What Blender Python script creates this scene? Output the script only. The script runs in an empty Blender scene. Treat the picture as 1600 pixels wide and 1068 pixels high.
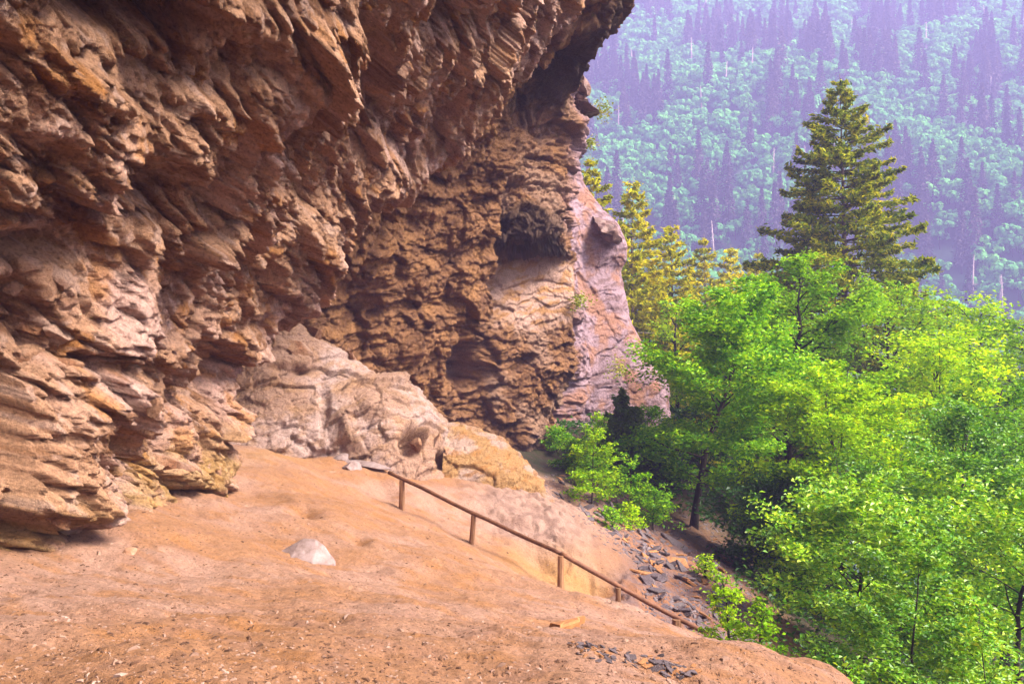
import bpy, math, random
import numpy as np
from mathutils import Vector, Matrix

R = math.radians
scene = bpy.context.scene
col = scene.collection
HAZE = 0.00095
F = 1300.0            # focal length in photo pixels (photo is 1600 x 1068)

# ------------------------------------------------------------------ camera
cam_d = bpy.data.cameras.new('camera')
cam = bpy.data.objects.new('camera', cam_d)
col.objects.link(cam)
cam.location = (0, 0, 0)
cam.rotation_euler = (R(90), 0, 0)
cam_d.sensor_width = 36.0
cam_d.lens = 36.0 * F / 1600.0
cam_d.clip_start = 0.1
cam_d.clip_end = 5000
scene.camera = cam

# ------------------------------------------------------------------ light
SUN_EL, SUN_AZ = 43.0, 112.0      # azimuth measured clockwise from +Y (view direction)
w = bpy.data.worlds.new('World')
scene.world = w
w.use_nodes = True
nt = w.node_tree
nt.nodes.clear()
sky = nt.nodes.new('ShaderNodeTexSky')
sky.sky_type = 'NISHITA'
sky.sun_disc = False
sky.sun_elevation = R(SUN_EL)
sky.sun_rotation = R(SUN_AZ)
sky.air_density = 1.0
sky.dust_density = 4.0
sky.ozone_density = 1.0
bg = nt.nodes.new('ShaderNodeBackground')
bg.inputs['Strength'].default_value = 0.12
wo = nt.nodes.new('ShaderNodeOutputWorld')
nt.links.new(sky.outputs[0], bg.inputs['Color'])
nt.links.new(bg.outputs[0], wo.inputs['Surface'])

sun_d = bpy.data.lights.new('sun', 'SUN')
sun_d.energy = 4.4
sun_d.angle = R(24)
sun_d.color = (1.0, 0.93, 0.84)
sun = bpy.data.objects.new('sun', sun_d)
col.objects.link(sun)
sd = Vector((math.sin(R(SUN_AZ)) * math.cos(R(SUN_EL)), math.cos(R(SUN_AZ)) * math.cos(R(SUN_EL)), math.sin(R(SUN_EL))))
sun.rotation_euler = sd.to_track_quat('Z', 'Y').to_euler()
sun.location = (30, -20, 40)

vs = scene.view_settings
vs.view_transform = 'Standard'
vs.look = 'None'
vs.gamma = 1.0
vs.use_curve_mapping = False
vs.exposure = 2.38
scene.render.engine = 'CYCLES'
scene.cycles.use_denoising = True
scene.cycles.max_bounces = 7
scene.cycles.diffuse_bounces = 4
scene.cycles.transmission_bounces = 4
scene.cycles.volume_bounces = 0
scene.cycles.sample_clamp_indirect = 6.0

# ------------------------------------------------------------------ numpy noise
_G = np.array([[1,1,0],[-1,1,0],[1,-1,0],[-1,-1,0],[1,0,1],[-1,0,1],[1,0,-1],[-1,0,-1],
               [0,1,1],[0,-1,1],[0,1,-1],[0,-1,-1],[1,1,0],[-1,1,0],[0,-1,1],[0,-1,-1]], np.float32)

def hash3(ix, iy, iz, seed=0):
    with np.errstate(over='ignore'):
        n = (ix.astype(np.uint32) * np.uint32(374761393) + iy.astype(np.uint32) * np.uint32(668265263)
             + iz.astype(np.uint32) * np.uint32(2246822519) + np.uint32((seed * 3266489917) & 0xffffffff))
        n = (n ^ (n >> np.uint32(15))) * np.uint32(2246822519)
        n = (n ^ (n >> np.uint32(13))) * np.uint32(3266489917)
        return n ^ (n >> np.uint32(16))

def perlin(p, seed=0):
    p = p.astype(np.float32)
    i = np.floor(p).astype(np.int32)
    f = p - i
    u = f * f * f * (f * (f * 6 - 15) + 10)
    out = np.zeros(len(p), np.float32)
    for dx in (0, 1):
        wx = u[:, 0] if dx else 1 - u[:, 0]
        for dy in (0, 1):
            wy = u[:, 1] if dy else 1 - u[:, 1]
            for dz in (0, 1):
                wz = u[:, 2] if dz else 1 - u[:, 2]
                g = _G[hash3(i[:, 0] + dx, i[:, 1] + dy, i[:, 2] + dz, seed) & np.uint32(15)]
                out += wx * wy * wz * (g[:, 0] * (f[:, 0] - dx) + g[:, 1] * (f[:, 1] - dy) + g[:, 2] * (f[:, 2] - dz))
    return out

def fbm(p, octaves=4, seed=0, gain=0.5, lac=2.03):
    a, t, s = 1.0, 0.0, np.zeros(len(p), np.float32)
    for k in range(octaves):
        s += a * perlin(p, seed + k * 17)
        p = p * lac
        a *= gain
    return s

def ridged(p, octaves=3, seed=0, gain=0.55, lac=2.1):
    a, s = 1.0, np.zeros(len(p), np.float32)
    for k in range(octaves):
        s += a * (1 - 2.2 * np.abs(perlin(p, seed + k * 31)))
        p = p * lac
        a *= gain
    return s

def worley(p, seed=0):
    """F1, F2 and two random numbers of the nearest cell, plus the offset from its seed point"""
    p = p.astype(np.float32)
    b = np.floor(p - 0.5).astype(np.int32)
    n = len(p)
    f1 = np.full(n, 9, np.float32); f2 = np.full(n, 9, np.float32)
    hh = np.zeros(n, np.uint32); off = np.zeros((n, 3), np.float32)
    for dx in (0, 1):
        for dy in (0, 1):
            for dz in (0, 1):
                c = b + np.array([dx, dy, dz], np.int32)
                h = hash3(c[:, 0], c[:, 1], c[:, 2], seed)
                j = np.stack([(h & np.uint32(1023)), (h >> np.uint32(10)) & np.uint32(1023), (h >> np.uint32(20)) & np.uint32(1023)], 1).astype(np.float32) / 1023
                d = p - (c + 0.15 + 0.7 * j)
                q = np.sqrt((d * d).sum(1))
                m = q < f1
                f2 = np.where(m, f1, np.minimum(f2, q))
                f1 = np.where(m, q, f1)
                hh = np.where(m, h, hh)
                off[m] = d[m]
    with np.errstate(over='ignore'):
        h2 = hh * np.uint32(2654435761)
    r = np.stack([(h2 >> np.uint32(s)).astype(np.float32) % 256 / 255.0 for s in (3, 11, 19)], 1)
    return f1, f2, r, off

def sstep(a, b, x):
    t = np.clip((x - a) / (b - a), 0, 1)
    return t * t * (3 - 2 * t)

def mixc(a, b, t):
    return a + (b - a) * np.asarray(t)[:, None]

# ------------------------------------------------------------------ mesh helpers
def mesh_np(name, verts, faces, mat, smooth=True, colour=None):
    """verts (n,3); faces (m,3) or (m,4) index array"""
    me = bpy.data.meshes.new(name)
    verts = np.ascontiguousarray(verts, np.float32)
    faces = np.ascontiguousarray(faces, np.int32)
    k = faces.shape[1]
    me.vertices.add(len(verts)); me.vertices.foreach_set('co', verts.ravel())
    me.loops.add(faces.size); me.loops.foreach_set('vertex_index', faces.ravel())
    me.polygons.add(len(faces))
    me.polygons.foreach_set('loop_start', np.arange(0, faces.size, k, dtype=np.int32))
    me.polygons.foreach_set('use_smooth', np.full(len(faces), smooth, bool))
    if colour is not None:
        at = me.color_attributes.new('tint', 'FLOAT_COLOR', 'POINT')
        c4 = np.ones((len(verts), 4), np.float32); c4[:, :3] = np.clip(colour, 0.003, 0.95)
        at.data.foreach_set('color', c4.ravel())
    me.update(calc_edges=True)
    if mat: me.materials.append(mat)
    return me

def link(name, me, parent=None, loc=None, **props):
    o = bpy.data.objects.new(name, me)
    col.objects.link(o)
    if parent is not None: o.parent = parent
    if loc is not None: o.location = loc
    for k, v in props.items():
        if v is not None: o[k] = v
    return o

def grid_faces(nu, nv):
    """quads of a grid stored as index = u * nv + v"""
    a = (np.arange(nu - 1)[:, None] * nv + np.arange(nv - 1)[None, :]).ravel()
    return np.stack([a, a + nv, a + nv + 1, a + 1], 1)

def grid_normals(V):
    du = np.gradient(V, axis=0); dv = np.gradient(V, axis=1)
    n = np.cross(du, dv)
    n /= np.linalg.norm(n, axis=2, keepdims=True) + 1e-9
    return n

def tube(pts, rad, sides=8, rough=0.0, seed=0):
    pts = np.asarray(pts, float); n = len(pts)
    rad = np.broadcast_to(np.asarray(rad, float), (n,))
    rng = np.random.default_rng(seed)
    t = np.gradient(pts, axis=0); t /= np.linalg.norm(t, axis=1, keepdims=True) + 1e-9
    ref = np.array([0, 0, 1.0]) if abs(t[0, 2]) < 0.9 else np.array([1.0, 0, 0])
    V = []
    for i in range(n):
        a = np.cross(t[i], ref); a /= np.linalg.norm(a) + 1e-9
        b = np.cross(t[i], a)
        ang = np.arange(sides) * 2 * math.pi / sides
        rr = rad[i] * (1 + rough * rng.uniform(-1, 1, sides))
        V.append(pts[i] + (np.cos(ang) * rr)[:, None] * a + (np.sin(ang) * rr)[:, None] * b)
    V = np.concatenate(V)
    Fc = []
    for i in range(n - 1):
        for k in range(sides):
            k2 = (k + 1) % sides
            Fc.append((i * sides + k, i * sides + k2, (i + 1) * sides + k2, (i + 1) * sides + k))
    V = np.concatenate([V, pts[:1], pts[-1:]])
    c0, c1 = n * sides, n * sides + 1
    for k in range(sides):
        k2 = (k + 1) % sides
        Fc.append((c0, k2, k, k)); Fc.append((c1, (n - 1) * sides + k, (n - 1) * sides + k2, (n - 1) * sides + k2))
    return V, np.array(Fc)

def tris_from(Fq):
    """quads with possibly repeated last index -> triangles"""
    a = Fq[:, [0, 1, 2]]; b = Fq[:, [0, 2, 3]]
    b = b[(Fq[:, 2] != Fq[:, 3])]
    return np.concatenate([a, b])

def join(parts):
    """list of (V, F) with equal face width"""
    Vs, Fs, o = [], [], 0
    for V, Fc in parts:
        Vs.append(V); Fs.append(np.asarray(Fc) + o); o += len(V)
    return np.concatenate(Vs), np.concatenate(Fs)

# ------------------------------------------------------------------ materials
def new_mat(name):
    m = bpy.data.materials.new(name); m.use_nodes = True
    n = m.node_tree.nodes; l = m.node_tree.links
    b = n['Principled BSDF']
    return m, n, l, b

def noise(n, l, scale, detail=4, rough=0.6, dist=0.0, coord='Object', vec=None):
    t = n.new('ShaderNodeTexNoise')
    t.inputs['Scale'].default_value = scale; t.inputs['Detail'].default_value = detail
    t.inputs['Roughness'].default_value = rough; t.inputs['Distortion'].default_value = dist
    if vec is None:
        tc = n.new('ShaderNodeTexCoord'); vec = tc.outputs[coord]
    l.new(vec, t.inputs['Vector'])
    return t

def ramp(n, l, src, stops):
    r = n.new('ShaderNodeValToRGB')
    e = r.color_ramp.elements
    e[0].position, e[0].color = stops[0][0], (*stops[0][1], 1)
    e[1].position, e[1].color = stops[-1][0], (*stops[-1][1], 1)
    for p, c in stops[1:-1]:
        x = e.new(p); x.color = (*c, 1)
    l.new(src, r.inputs[0])
    return r

def mul(n, l, a, b, fac=1.0, mode='MULTIPLY'):
    x = n.new('ShaderNodeMix'); x.data_type = 'RGBA'; x.blend_type = mode
    x.inputs[0].default_value = fac
    l.new(a, x.inputs[6]); l.new(b, x.inputs[7])
    return x.outputs[2]

def tint_mat(name, rough=0.85, bump_scales=((14, 0.05), (60, 0.012)), speck=0.35, fine=45):
    """rock or earth: colour from the mesh's mineral tint, broken up by grain; fine relief from bump"""
    m, n, l, b = new_mat(name)
    at = n.new('ShaderNodeAttribute'); at.attribute_name = 'tint'
    g = noise(n, l, fine, 5, 0.7)
    k = ramp(n, l, g.outputs[0], [(0.28, (1 - speck,) * 3), (0.5, (1, 1, 1)), (0.75, (1 + speck * 0.6,) * 3)])
    l.new(mul(n, l, at.outputs[0], k.outputs[0]), b.inputs['Base Color'])
    b.inputs['Roughness'].default_value = rough
    b.inputs['Specular IOR Level'].default_value = 0.3
    prev = None
    for sc, dist in bump_scales:
        t = noise(n, l, sc, 5, 0.65, 0.3)
        bp = n.new('ShaderNodeBump'); bp.inputs['Distance'].default_value = dist; bp.inputs['Strength'].default_value = 1.0
        l.new(t.outputs[0], bp.inputs['Height'])
        if prev is not None: l.new(prev, bp.inputs['Normal'])
        prev = bp.outputs[0]
    l.new(prev, b.inputs['Normal'])
    return m

def plain_mat(name, stops, scale=12, rough=0.8, bump=0.01, stretch=None, detail=6):
    m, n, l, b = new_mat(name)
    tc = n.new('ShaderNodeTexCoord')
    vec = tc.outputs['Object']
    if stretch:
        mp = n.new('ShaderNodeMapping'); mp.inputs['Scale'].default_value = stretch
        l.new(vec, mp.inputs[0]); vec = mp.outputs[0]
    t = noise(n, l, scale, detail, 0.65, 0.2, vec=vec)
    r = ramp(n, l, t.outputs[0], stops)
    oi = n.new('ShaderNodeObjectInfo')
    hs = n.new('ShaderNodeHueSaturation')
    mr = n.new('ShaderNodeMapRange'); mr.inputs[3].default_value = 0.75; mr.inputs[4].default_value = 1.2
    l.new(oi.outputs['Random'], mr.inputs[0]); l.new(mr.outputs[0], hs.inputs['Value'])
    l.new(r.outputs[0], hs.inputs['Color'])
    l.new(hs.outputs[0], b.inputs['Base Color'])
    b.inputs['Roughness'].default_value = rough
    b.inputs['Specular IOR Level'].default_value = 0.3
    bp = n.new('ShaderNodeBump'); bp.inputs['Distance'].default_value = bump; bp.inputs['Strength'].default_value = 1
    l.new(t.outputs[0], bp.inputs['Height']); l.new(bp.outputs[0], b.inputs['Normal'])
    return m

def leaf_mat(name, cols, trans=0.45, rough=0.45, tr_gain=1.3, spec=0.35):
    """leaves: each leaf its own shade of green, light passes through"""
    m, n, l, b = new_mat(name)
    ge = n.new('ShaderNodeNewGeometry')
    k = len(cols)
    r = ramp(n, l, ge.outputs['Random Per Island'], [(i / (k - 1), c) for i, c in enumerate(cols)])
    big = noise(n, l, 0.9, 2, 0.5)
    v = ramp(n, l, big.outputs[0], [(0.3, (0.55, 0.68, 0.6)), (0.7, (1.25, 1.15, 1.1))])
    c = mul(n, l, r.outputs[0], v.outputs[0])
    oi = n.new('ShaderNodeObjectInfo')          # every tree a slightly different green
    hr_ = ramp(n, l, oi.outputs['Random'], [(0.0, (0.62, 0.74, 0.8)), (0.35, (0.95, 0.92, 0.9)), (0.7, (1.08, 1.06, 1.0)), (1.0, (1.35, 1.18, 1.0))])
    c = mul(n, l, c, hr_.outputs[0])
    l.new(c, b.inputs['Base Color'])
    b.inputs['Roughness'].default_value = rough
    b.inputs['Specular IOR Level'].default_value = spec
    tr = n.new('ShaderNodeBsdfTranslucent')
    gn = n.new('ShaderNodeMix'); gn.data_type = 'RGBA'; gn.blend_type = 'MULTIPLY'; gn.inputs[0].default_value = 1
    l.new(c, gn.inputs[6]); gn.inputs[7].default_value = (tr_gain * 1.15, tr_gain, tr_gain * 0.5, 1)
    l.new(gn.outputs[2], tr.inputs['Color'])
    mx = n.new('ShaderNodeMixShader'); mx.inputs[0].default_value = trans
    l.new(b.outputs[0], mx.inputs[1]); l.new(tr.outputs[0], mx.inputs[2])
    l.new(mx.outputs[0], n['Material Output'].inputs['Surface'])
    return m

M = {}
M['cliff'] = tint_mat('cliff_rock', 0.85, ((7, 0.12), (22, 0.085), (70, 0.03)), 0.55, 18)
M['earth'] = tint_mat('dry_earth', 0.95, ((7, 0.05), (30, 0.026), (110, 0.011)), 0.42, 26)
M['lime'] = leaf_mat('lime_leaves', [(0.13, 0.30, 0.001), (0.24, 0.46, 0.002), (0.34, 0.56, 0.003), (0.44, 0.58, 0.004)], 0.38, spec=0.12)
M['green'] = leaf_mat('green_leaves', [(0.05, 0.20, 0.002), (0.12, 0.32, 0.003), (0.20, 0.42, 0.004), (0.32, 0.52, 0.006)], 0.35, spec=0.15)
M['bush'] = leaf_mat('bush_leaves', [(0.06, 0.22, 0.006), (0.14, 0.35, 0.008), (0.24, 0.46, 0.014), (0.40, 0.58, 0.05)], 0.35, 0.4, spec=0.4)
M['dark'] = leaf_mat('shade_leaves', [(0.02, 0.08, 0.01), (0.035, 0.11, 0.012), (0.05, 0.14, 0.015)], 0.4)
M['spruce'] = leaf_mat('spruce_needles', [(0.04, 0.08, 0.001), (0.12, 0.18, 0.002), (0.27, 0.32, 0.003), (0.44, 0.42, 0.006)], 0.35, 0.6, spec=0.1)
M['fir'] = leaf_mat('fir_needles', [(0.13, 0.17, 0.001), (0.32, 0.34, 0.002), (0.46, 0.44, 0.003), (0.58, 0.52, 0.006)], 0.4, 0.6, spec=0.1)
M['hemlock'] = leaf_mat('hemlock_needles', [(0.035, 0.08, 0.008), (0.07, 0.14, 0.010), (0.13, 0.21, 0.012)], 0.25, 0.6)
M['farleaf'] = leaf_mat('far_broadleaf', [(0.085, 0.30, 0.085), (0.10, 0.33, 0.095), (0.125, 0.37, 0.105)], 0.3, 0.8, spec=0.05)
M['farfir'] = leaf_mat('far_conifer', [(0.055, 0.05, 0.055), (0.07, 0.06, 0.065), (0.085, 0.07, 0.07)], 0.1, 0.9, spec=0.0)  # part of the violet distance haze is put into the needle colour
M['bark'] = plain_mat('bark', [(0.3, (0.012, 0.008, 0.006)), (0.7, (0.05, 0.032, 0.02))], 14, 0.9, 0.02, (1, 1, 0.25))
M['greybark'] = plain_mat('grey_bark', [(0.3, (0.08, 0.06, 0.045)), (0.7, (0.2, 0.15, 0.11))], 14, 0.9, 0.01, (1, 1, 0.25))
M['snag'] = plain_mat('bleached_wood', [(0.3, (0.25, 0.17, 0.15)), (0.7, (0.42, 0.32, 0.28))], 2, 0.9, 0.01)
M['slate'] = plain_mat('grey_slate', [(0.3, (0.042, 0.029, 0.032)), (0.55, (0.092, 0.066, 0.068)), (0.75, (0.155, 0.112, 0.114))], 9, 0.6, 0.01)
M['rust'] = plain_mat('rusty_slate', [(0.3, (0.14, 0.06, 0.03)), (0.55, (0.28, 0.12, 0.04)), (0.75, (0.40, 0.20, 0.08))], 9, 0.75, 0.01)
M['pale'] = plain_mat('pale_stone', [(0.3, (0.10, 0.06, 0.05)), (0.5, (0.21, 0.145, 0.13)), (0.75, (0.29, 0.22, 0.215))], 6, 0.85, 0.02)
M['block'] = plain_mat('fractured_block', [(0.3, (0.20, 0.09, 0.045)), (0.5, (0.33, 0.165, 0.095)), (0.75, (0.40, 0.24, 0.17))], 3.5, 0.8, 0.05, (1, 1, 2.2))
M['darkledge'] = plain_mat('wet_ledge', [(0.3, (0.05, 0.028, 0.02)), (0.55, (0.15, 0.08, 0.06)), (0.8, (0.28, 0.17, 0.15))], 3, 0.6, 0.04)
M['rail'] = plain_mat('rusted_rail', [(0.3, (0.07, 0.026, 0.012)), (0.7, (0.17, 0.07, 0.032))], 8, 0.65, 0.006)
M['post'] = plain_mat('weathered_post', [(0.3, (0.13, 0.055, 0.022)), (0.7, (0.27, 0.14, 0.07))], 10, 0.85, 0.006, (1, 1, 0.2))
M['moss'] = leaf_mat('moss', [(0.16, 0.22, 0.01), (0.26, 0.30, 0.015), (0.34, 0.34, 0.02)], 0.3)
M['chips'] = plain_mat('stone_chips', [(0.3, (0.12, 0.06, 0.04)), (0.5, (0.26, 0.15, 0.10)), (0.8, (0.40, 0.29, 0.24))], 2.2, 0.85, 0.004)
M['twig'] = plain_mat('dark_litter', [(0.3, (0.05, 0.022, 0.012)), (0.7, (0.13, 0.06, 0.03))], 3, 0.9, 0.004)

# ------------------------------------------------------------------ terrain heights
def pix(px, py, D):
    """a photo pixel seen at distance D along the view"""
    return ((px - 800) / F * D, D, (534 - py) / F * D)

_ctrl = [pix(*p) for p in [
    (0, 1068, 4.0), (800, 1068, 4.6), (400, 1068, 4.2), (1300, 1062, 6.4),
    (0, 845, 9.2), (200, 832, 10.5), (300, 782, 14.5), (385, 768, 17), (500, 708, 24), (610, 712, 25.5), (440, 735, 20),
    (470, 866, 12), (300, 930, 8.3), (600, 930, 9.3), (800, 962, 9.2), (700, 860, 14.5), (560, 800, 16.5), (1000, 1020, 8.6),
    (628, 797, 20), (740, 853, 19), (876, 918, 17.2), (800, 895, 15.5),
    (1000, 966, 13.4), (1105, 1003, 11.6), (1220, 1024, 9.4), (1310, 1052, 7.6),
    (1105, 1022, 8.8), (1000, 998, 10.4), (1220, 1050, 7.4), (1150, 1040, 7.6), (966, 962, 17.3), (1057, 1010, 16.8), (1110, 1035, 16), (1170, 1045, 13.5),
    (700, 745, 25.5), (810, 768, 25), (870, 800, 22.8), (930, 855, 21), (900, 890, 19.5),
    (720, 700, 30), (850, 715, 36), (900, 765, 30), (980, 810, 29), (1000, 900, 21), (1060, 930, 20), (1000, 850, 25), (1100, 900, 23),
    (1085, 830, 32), (1180, 900, 28), (1050, 700, 44)]]
_ctrl += [(0, -5, -1.1), (-5, -5, -0.9), (-5, 0, -1.2), (5, -5, -3.2), (8, 1, -6.0), (5.2, 6, -5.6), (5.0, 9, -6.4), (5.4, 12, -7.0), (3.9, 7.5, -4.3), (4.3, 10, -5.2), (12, 5, -8.2), (9, 14, -8.0), (15, 15, -10.5), (14, 28, -11.0),
          (22, 30, -13.5), (25, 50, -17), (10, 46, -10.5), (2, 60, -12), (30, 10, -15), (20, -15, -12), (-10, -15, 0.5),
          (-9, 10, -1.7), (-10, 25, -2.4), (-9, 45, -4), (-25, 20, -2)]
_ctrl = np.array(_ctrl, float)

def _tps(A, B):
    d2 = ((A[:, None, :2] - B[None, :, :2]) ** 2).sum(2)
    return 0.5 * d2 * np.log(d2 + 1e-9)

_n = len(_ctrl)
_K = np.zeros((_n + 3, _n + 3))
_K[:_n, :_n] = _tps(_ctrl, _ctrl) + np.eye(_n) * 0.02
_K[:_n, _n] = 1; _K[:_n, _n + 1:] = _ctrl[:, :2]
_K[_n:, :_n] = _K[:_n, _n:].T
_wts = np.linalg.solve(_K, np.concatenate([_ctrl[:, 2], np.zeros(3)]))

def valley(x, y):
    p = np.stack([x / 130.0, y / 130.0, 0 * x], 1)
    q = np.stack([x / 45.0, y / 45.0, 0 * x + 3], 1)
    down = -13.0 - 0.26 * (y - 46) - 0.04 * x
    up = 12 + 0.80 * (y - 330 + 0.10 * x) + 26 * perlin(p, 5)
    k = 12.0
    m = np.maximum(down, up) + k * np.log1p(np.exp(-np.abs(down - up) / k))
    return m + 4.0 * perlin(q, 9) * sstep(60, 140, y)

def near_h(x, y):
    P = np.stack([np.ravel(x), np.ravel(y)], 1).astype(float)
    return _tps(P, _ctrl) @ _wts[:_n] + _wts[_n] + P @ _wts[_n + 1:]

def H(x, y):
    x = np.atleast_1d(np.asarray(x, float)); y = np.atleast_1d(np.asarray(y, float))
    h = np.clip(near_h(x, y), -22, 3)
    r = np.hypot(x, y)
    t = sstep(38, 62, r)
    out = h * (1 - t) + valley(x, y) * t
    return out

def h1(x, y):
    return float(H(x, y)[0])

# ------------------------------------------------------------------ the cliff: columns of (z, x, y), lofted along the bluff
ZL = np.linspace(-9, 22, 311)
def smooth(a, k):
    ker = np.hanning(k + 2)[1:-1]; ker /= ker.sum()
    return np.convolve(np.pad(a, (k // 2, k // 2), mode='edge'), ker, 'valid')[:len(a)]

def column(pts, k=5):
    pts = sorted(pts)
    z = [p[0] for p in pts]
    return np.stack([smooth(np.interp(ZL, z, [p[1] for p in pts]), k), smooth(np.interp(ZL, z, [p[2] for p in pts]), k)], 1)

# overhanging near wall: profile in height, and how far along the view it runs
PZ = [(-9, -5.7), (-3, -5.45), (-1.1, -5.2), (0, -4.9), (1.34, -4.5), (3.06, -3.6), (4.26, -2.55), (5.95, -1.04), (7.3, 0.05), (8.9, 1.15), (10.9, 2.1), (14, 3.6), (22, 6)]
EZ = [(-9, 16.8), (-3, 17), (-1.1, 17), (0, 17.5), (1.34, 18.5), (3.06, 20), (4.26, 21), (5.95, 22.5), (7.3, 23.5), (8.9, 24.5), (10.9, 25.5), (14, 26.5), (22, 27)]
prof = smooth(np.interp(ZL, *zip(*PZ)), 9); yend = smooth(np.interp(ZL, *zip(*EZ)), 9)
cols, cnt = [], []
def addc(c, n):
    cols.append(c); cnt.append(n)      # n samples between the previous column and this one
for yc, n in ((-4, 0), (1, 5), (3, 12), (5, 24), (6.5, 80), (9, 170), (12, 140), (15, 90)):
    y = yc * (1 + (yend / 17 - 1) * max(yc, 0) / 17)
    addc(np.stack([prof + 0.35 * math.sin(yc * 0.8) * np.clip((ZL + 3) / 6, 0, 1), y], 1), n)
addc(np.stack([prof - 0.05, yend * 0.965], 1), 80)
addc(np.stack([prof - 0.35, yend * 1.02], 1), 40)
addc(np.stack([prof - 2.2, yend * 1.06], 1), 40)
# recess, back wall, and its outer rib, with the roof above
roof = lambda x, y, dx=0: [(9.3, x, y), (9.9, x + 0.8, y - 0.3), (10.5, 2.9 + dx, y - 1.0), (12.2, 3.9 + dx, y - 1.6), (15, 4.6, y - 2), (22, 6.5, y - 2)]
addc(column([(-9, -8.2, 25), (-3, -8.2, 25), (1, -7.6, 25.6), (4, -4.6, 26), (7, -1.6, 26.6)] + roof(0.4, 27.2)), 24)
addc(column([(-9, -5.6, 28), (-3, -5.4, 28), (1, -4.1, 29), (4, -2.6, 29.6), (7, -0.9, 30)] + roof(0.4, 30)), 110)
addc(column([(-9, -2.9, 31), (-1.8, -2.5, 31), (-0.6, -1.95, 31), (2.5, -0.75, 31), (4.6, -0.5, 31), (7.25, -0.25, 31), (8.6, 0.0, 31)] + roof(0.6, 31, -0.1)), 110)
addc(column([(-9, -4.4, 33.4), (-1.8, -4.2, 33.4), (2.5, -3.2, 33.2), (4.6, -2.4, 32.8), (7.25, -1.8, 32.6), (8.6, -0.9, 32.4)] + roof(0.3, 32, -0.2)), 34)
# next buttress with a jutting upper half
addc(column([(-9, -0.4, 35.6), (-4, -0.3, 35.6), (0, -0.1, 36), (3.6, 0.0, 36.4), (4.0, 0.1, 33.2), (5, 0.15, 32.9), (7, 0.0, 33.4), (9, 0.2, 33.6)] + roof(0.5, 33.6, -0.3)), 80)
addc(column([(-9, 2.3, 38), (-5.4, 2.0, 38), (-1.9, 2.6, 38), (1.9, 2.9, 38), (3.8, 2.6, 38), (4.3, 2.0, 34.6), (6.2, 2.35, 35.0), (8.9, 2.75, 35.6), (12.1, 2.35, 36), (13.5, 2.2, 36), (22, 4, 36)]), 110)
addc(column([(-9, 2.2, 41), (-5.4, 2.0, 41), (-1.9, 2.6, 41), (1.9, 3.0, 41), (6, 2.4, 39.5), (9, 2.5, 39.0), (12.1, 2.2, 39), (13.5, 2.0, 39), (22, 3.5, 39)]), 34)
# outer weathered face, lilac grey
addc(column([(-9, 5.4, 45), (-4.5, 5.0, 45), (-1, 4.4, 44.5), (2, 3.9, 44.2), (5, 3.7, 44), (7, 3.3, 43.4), (9, 2.9, 43), (13.5, 2.6, 42), (22, 3, 42)]), 70)
addc(column([(-9, 9.3, 46), (-4.5, 8.6, 46), (-2.3, 8.4, 46), (-1.3, 7.5, 46), (1.2, 6.5, 46), (3.9, 5.95, 46), (4.6, 6.2, 45.5), (5.3, 6.3, 45.3), (6.6, 5.7, 45.5), (7.6, 4.6, 45.5), (8.6, 3.9, 45), (13, 2.6, 44.5), (22, 2.5, 44.5)]), 64)
addc(column([(-9, 9.5, 52), (-4.5, 8.8, 52), (-2.3, 8.4, 51), (1.2, 6.3, 50), (4.6, 5.6, 50), (6.6, 5.0, 50), (8.6, 3.0, 49), (13, 2.0, 48), (22, 2, 48)]), 26)
addc(column([(-9, 2, 60), (-4.5, 2, 60), (4.6, 1, 58), (8.6, 0, 56), (13, -1, 54), (22, -1, 54)]), 14)

C = np.stack(cols)                       # (columns, z levels, 2)
us = [0.0]
for i in range(1, len(cols)):
    us += list(i - 1 + (np.arange(cnt[i]) + 1) / cnt[i])
us = np.array(us)
i0 = np.clip(np.floor(us).astype(int), 0, len(cols) - 2); t = (us - i0)[:, None, None]
def cc(i): return C[np.clip(i, 0, len(cols) - 1)]
p0, p1, p2, p3 = cc(i0 - 1), cc(i0), cc(i0 + 1), cc(i0 + 2)
tn = 0.40
S = p1 + t * (tn * (p2 - p0) + t * ((2 * tn * p0 + (tn - 3) * p1 + (3 - 2 * tn) * p2 - tn * p3) + t * (-tn * p0 + (2 - tn) * p1 + (tn - 2) * p2 + tn * p3)))
NV = 450
nvis = 408
base_y = S[:, 60, 1]
zb = np.empty(len(us)); zt = np.empty(len(us))
for k in range(len(us)):
    x_, y_ = S[k, 60]
    hb = h1(x_, y_) if y_ > 2 else -1.2
    zb[k] = hb - 1.2
    zt[k] = min(0.46 * max(y_, 5) + 2.2 if y_ < 20 else 14.5, 14.5)
V0 = np.empty((len(us), NV, 3), np.float32)
for k in range(len(us)):
    zz = np.concatenate([np.linspace(zb[k], zt[k], nvis), np.linspace(zt[k], 21, NV - nvis + 1)[1:]])
    V0[k, :, 0] = np.interp(zz, ZL, S[k, :, 0]); V0[k, :, 1] = np.interp(zz, ZL, S[k, :, 1]); V0[k, :, 2] = zz
N0 = grid_normals(V0)
if N0[300, 200, 0] < 0: N0 = -N0
for _ in range(3):                       # soften normals
    N0[1:-1] = (N0[:-2] + 2 * N0[1:-1] + N0[2:]) / 4; N0[:, 1:-1] = (N0[:, :-2] + 2 * N0[:, 1:-1] + N0[:, 2:]) / 4
N0 /= np.linalg.norm(N0, axis=2, keepdims=True) + 1e-9
P = V0.reshape(-1, 3); N = N0.reshape(-1, 3)
ucol = np.repeat(us, NV)
iA = 11                                   # index of the first recess column
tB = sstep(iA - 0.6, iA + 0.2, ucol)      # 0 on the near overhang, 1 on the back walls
tD = sstep(17.2, 18.0, ucol)              # outer weathered face

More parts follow.
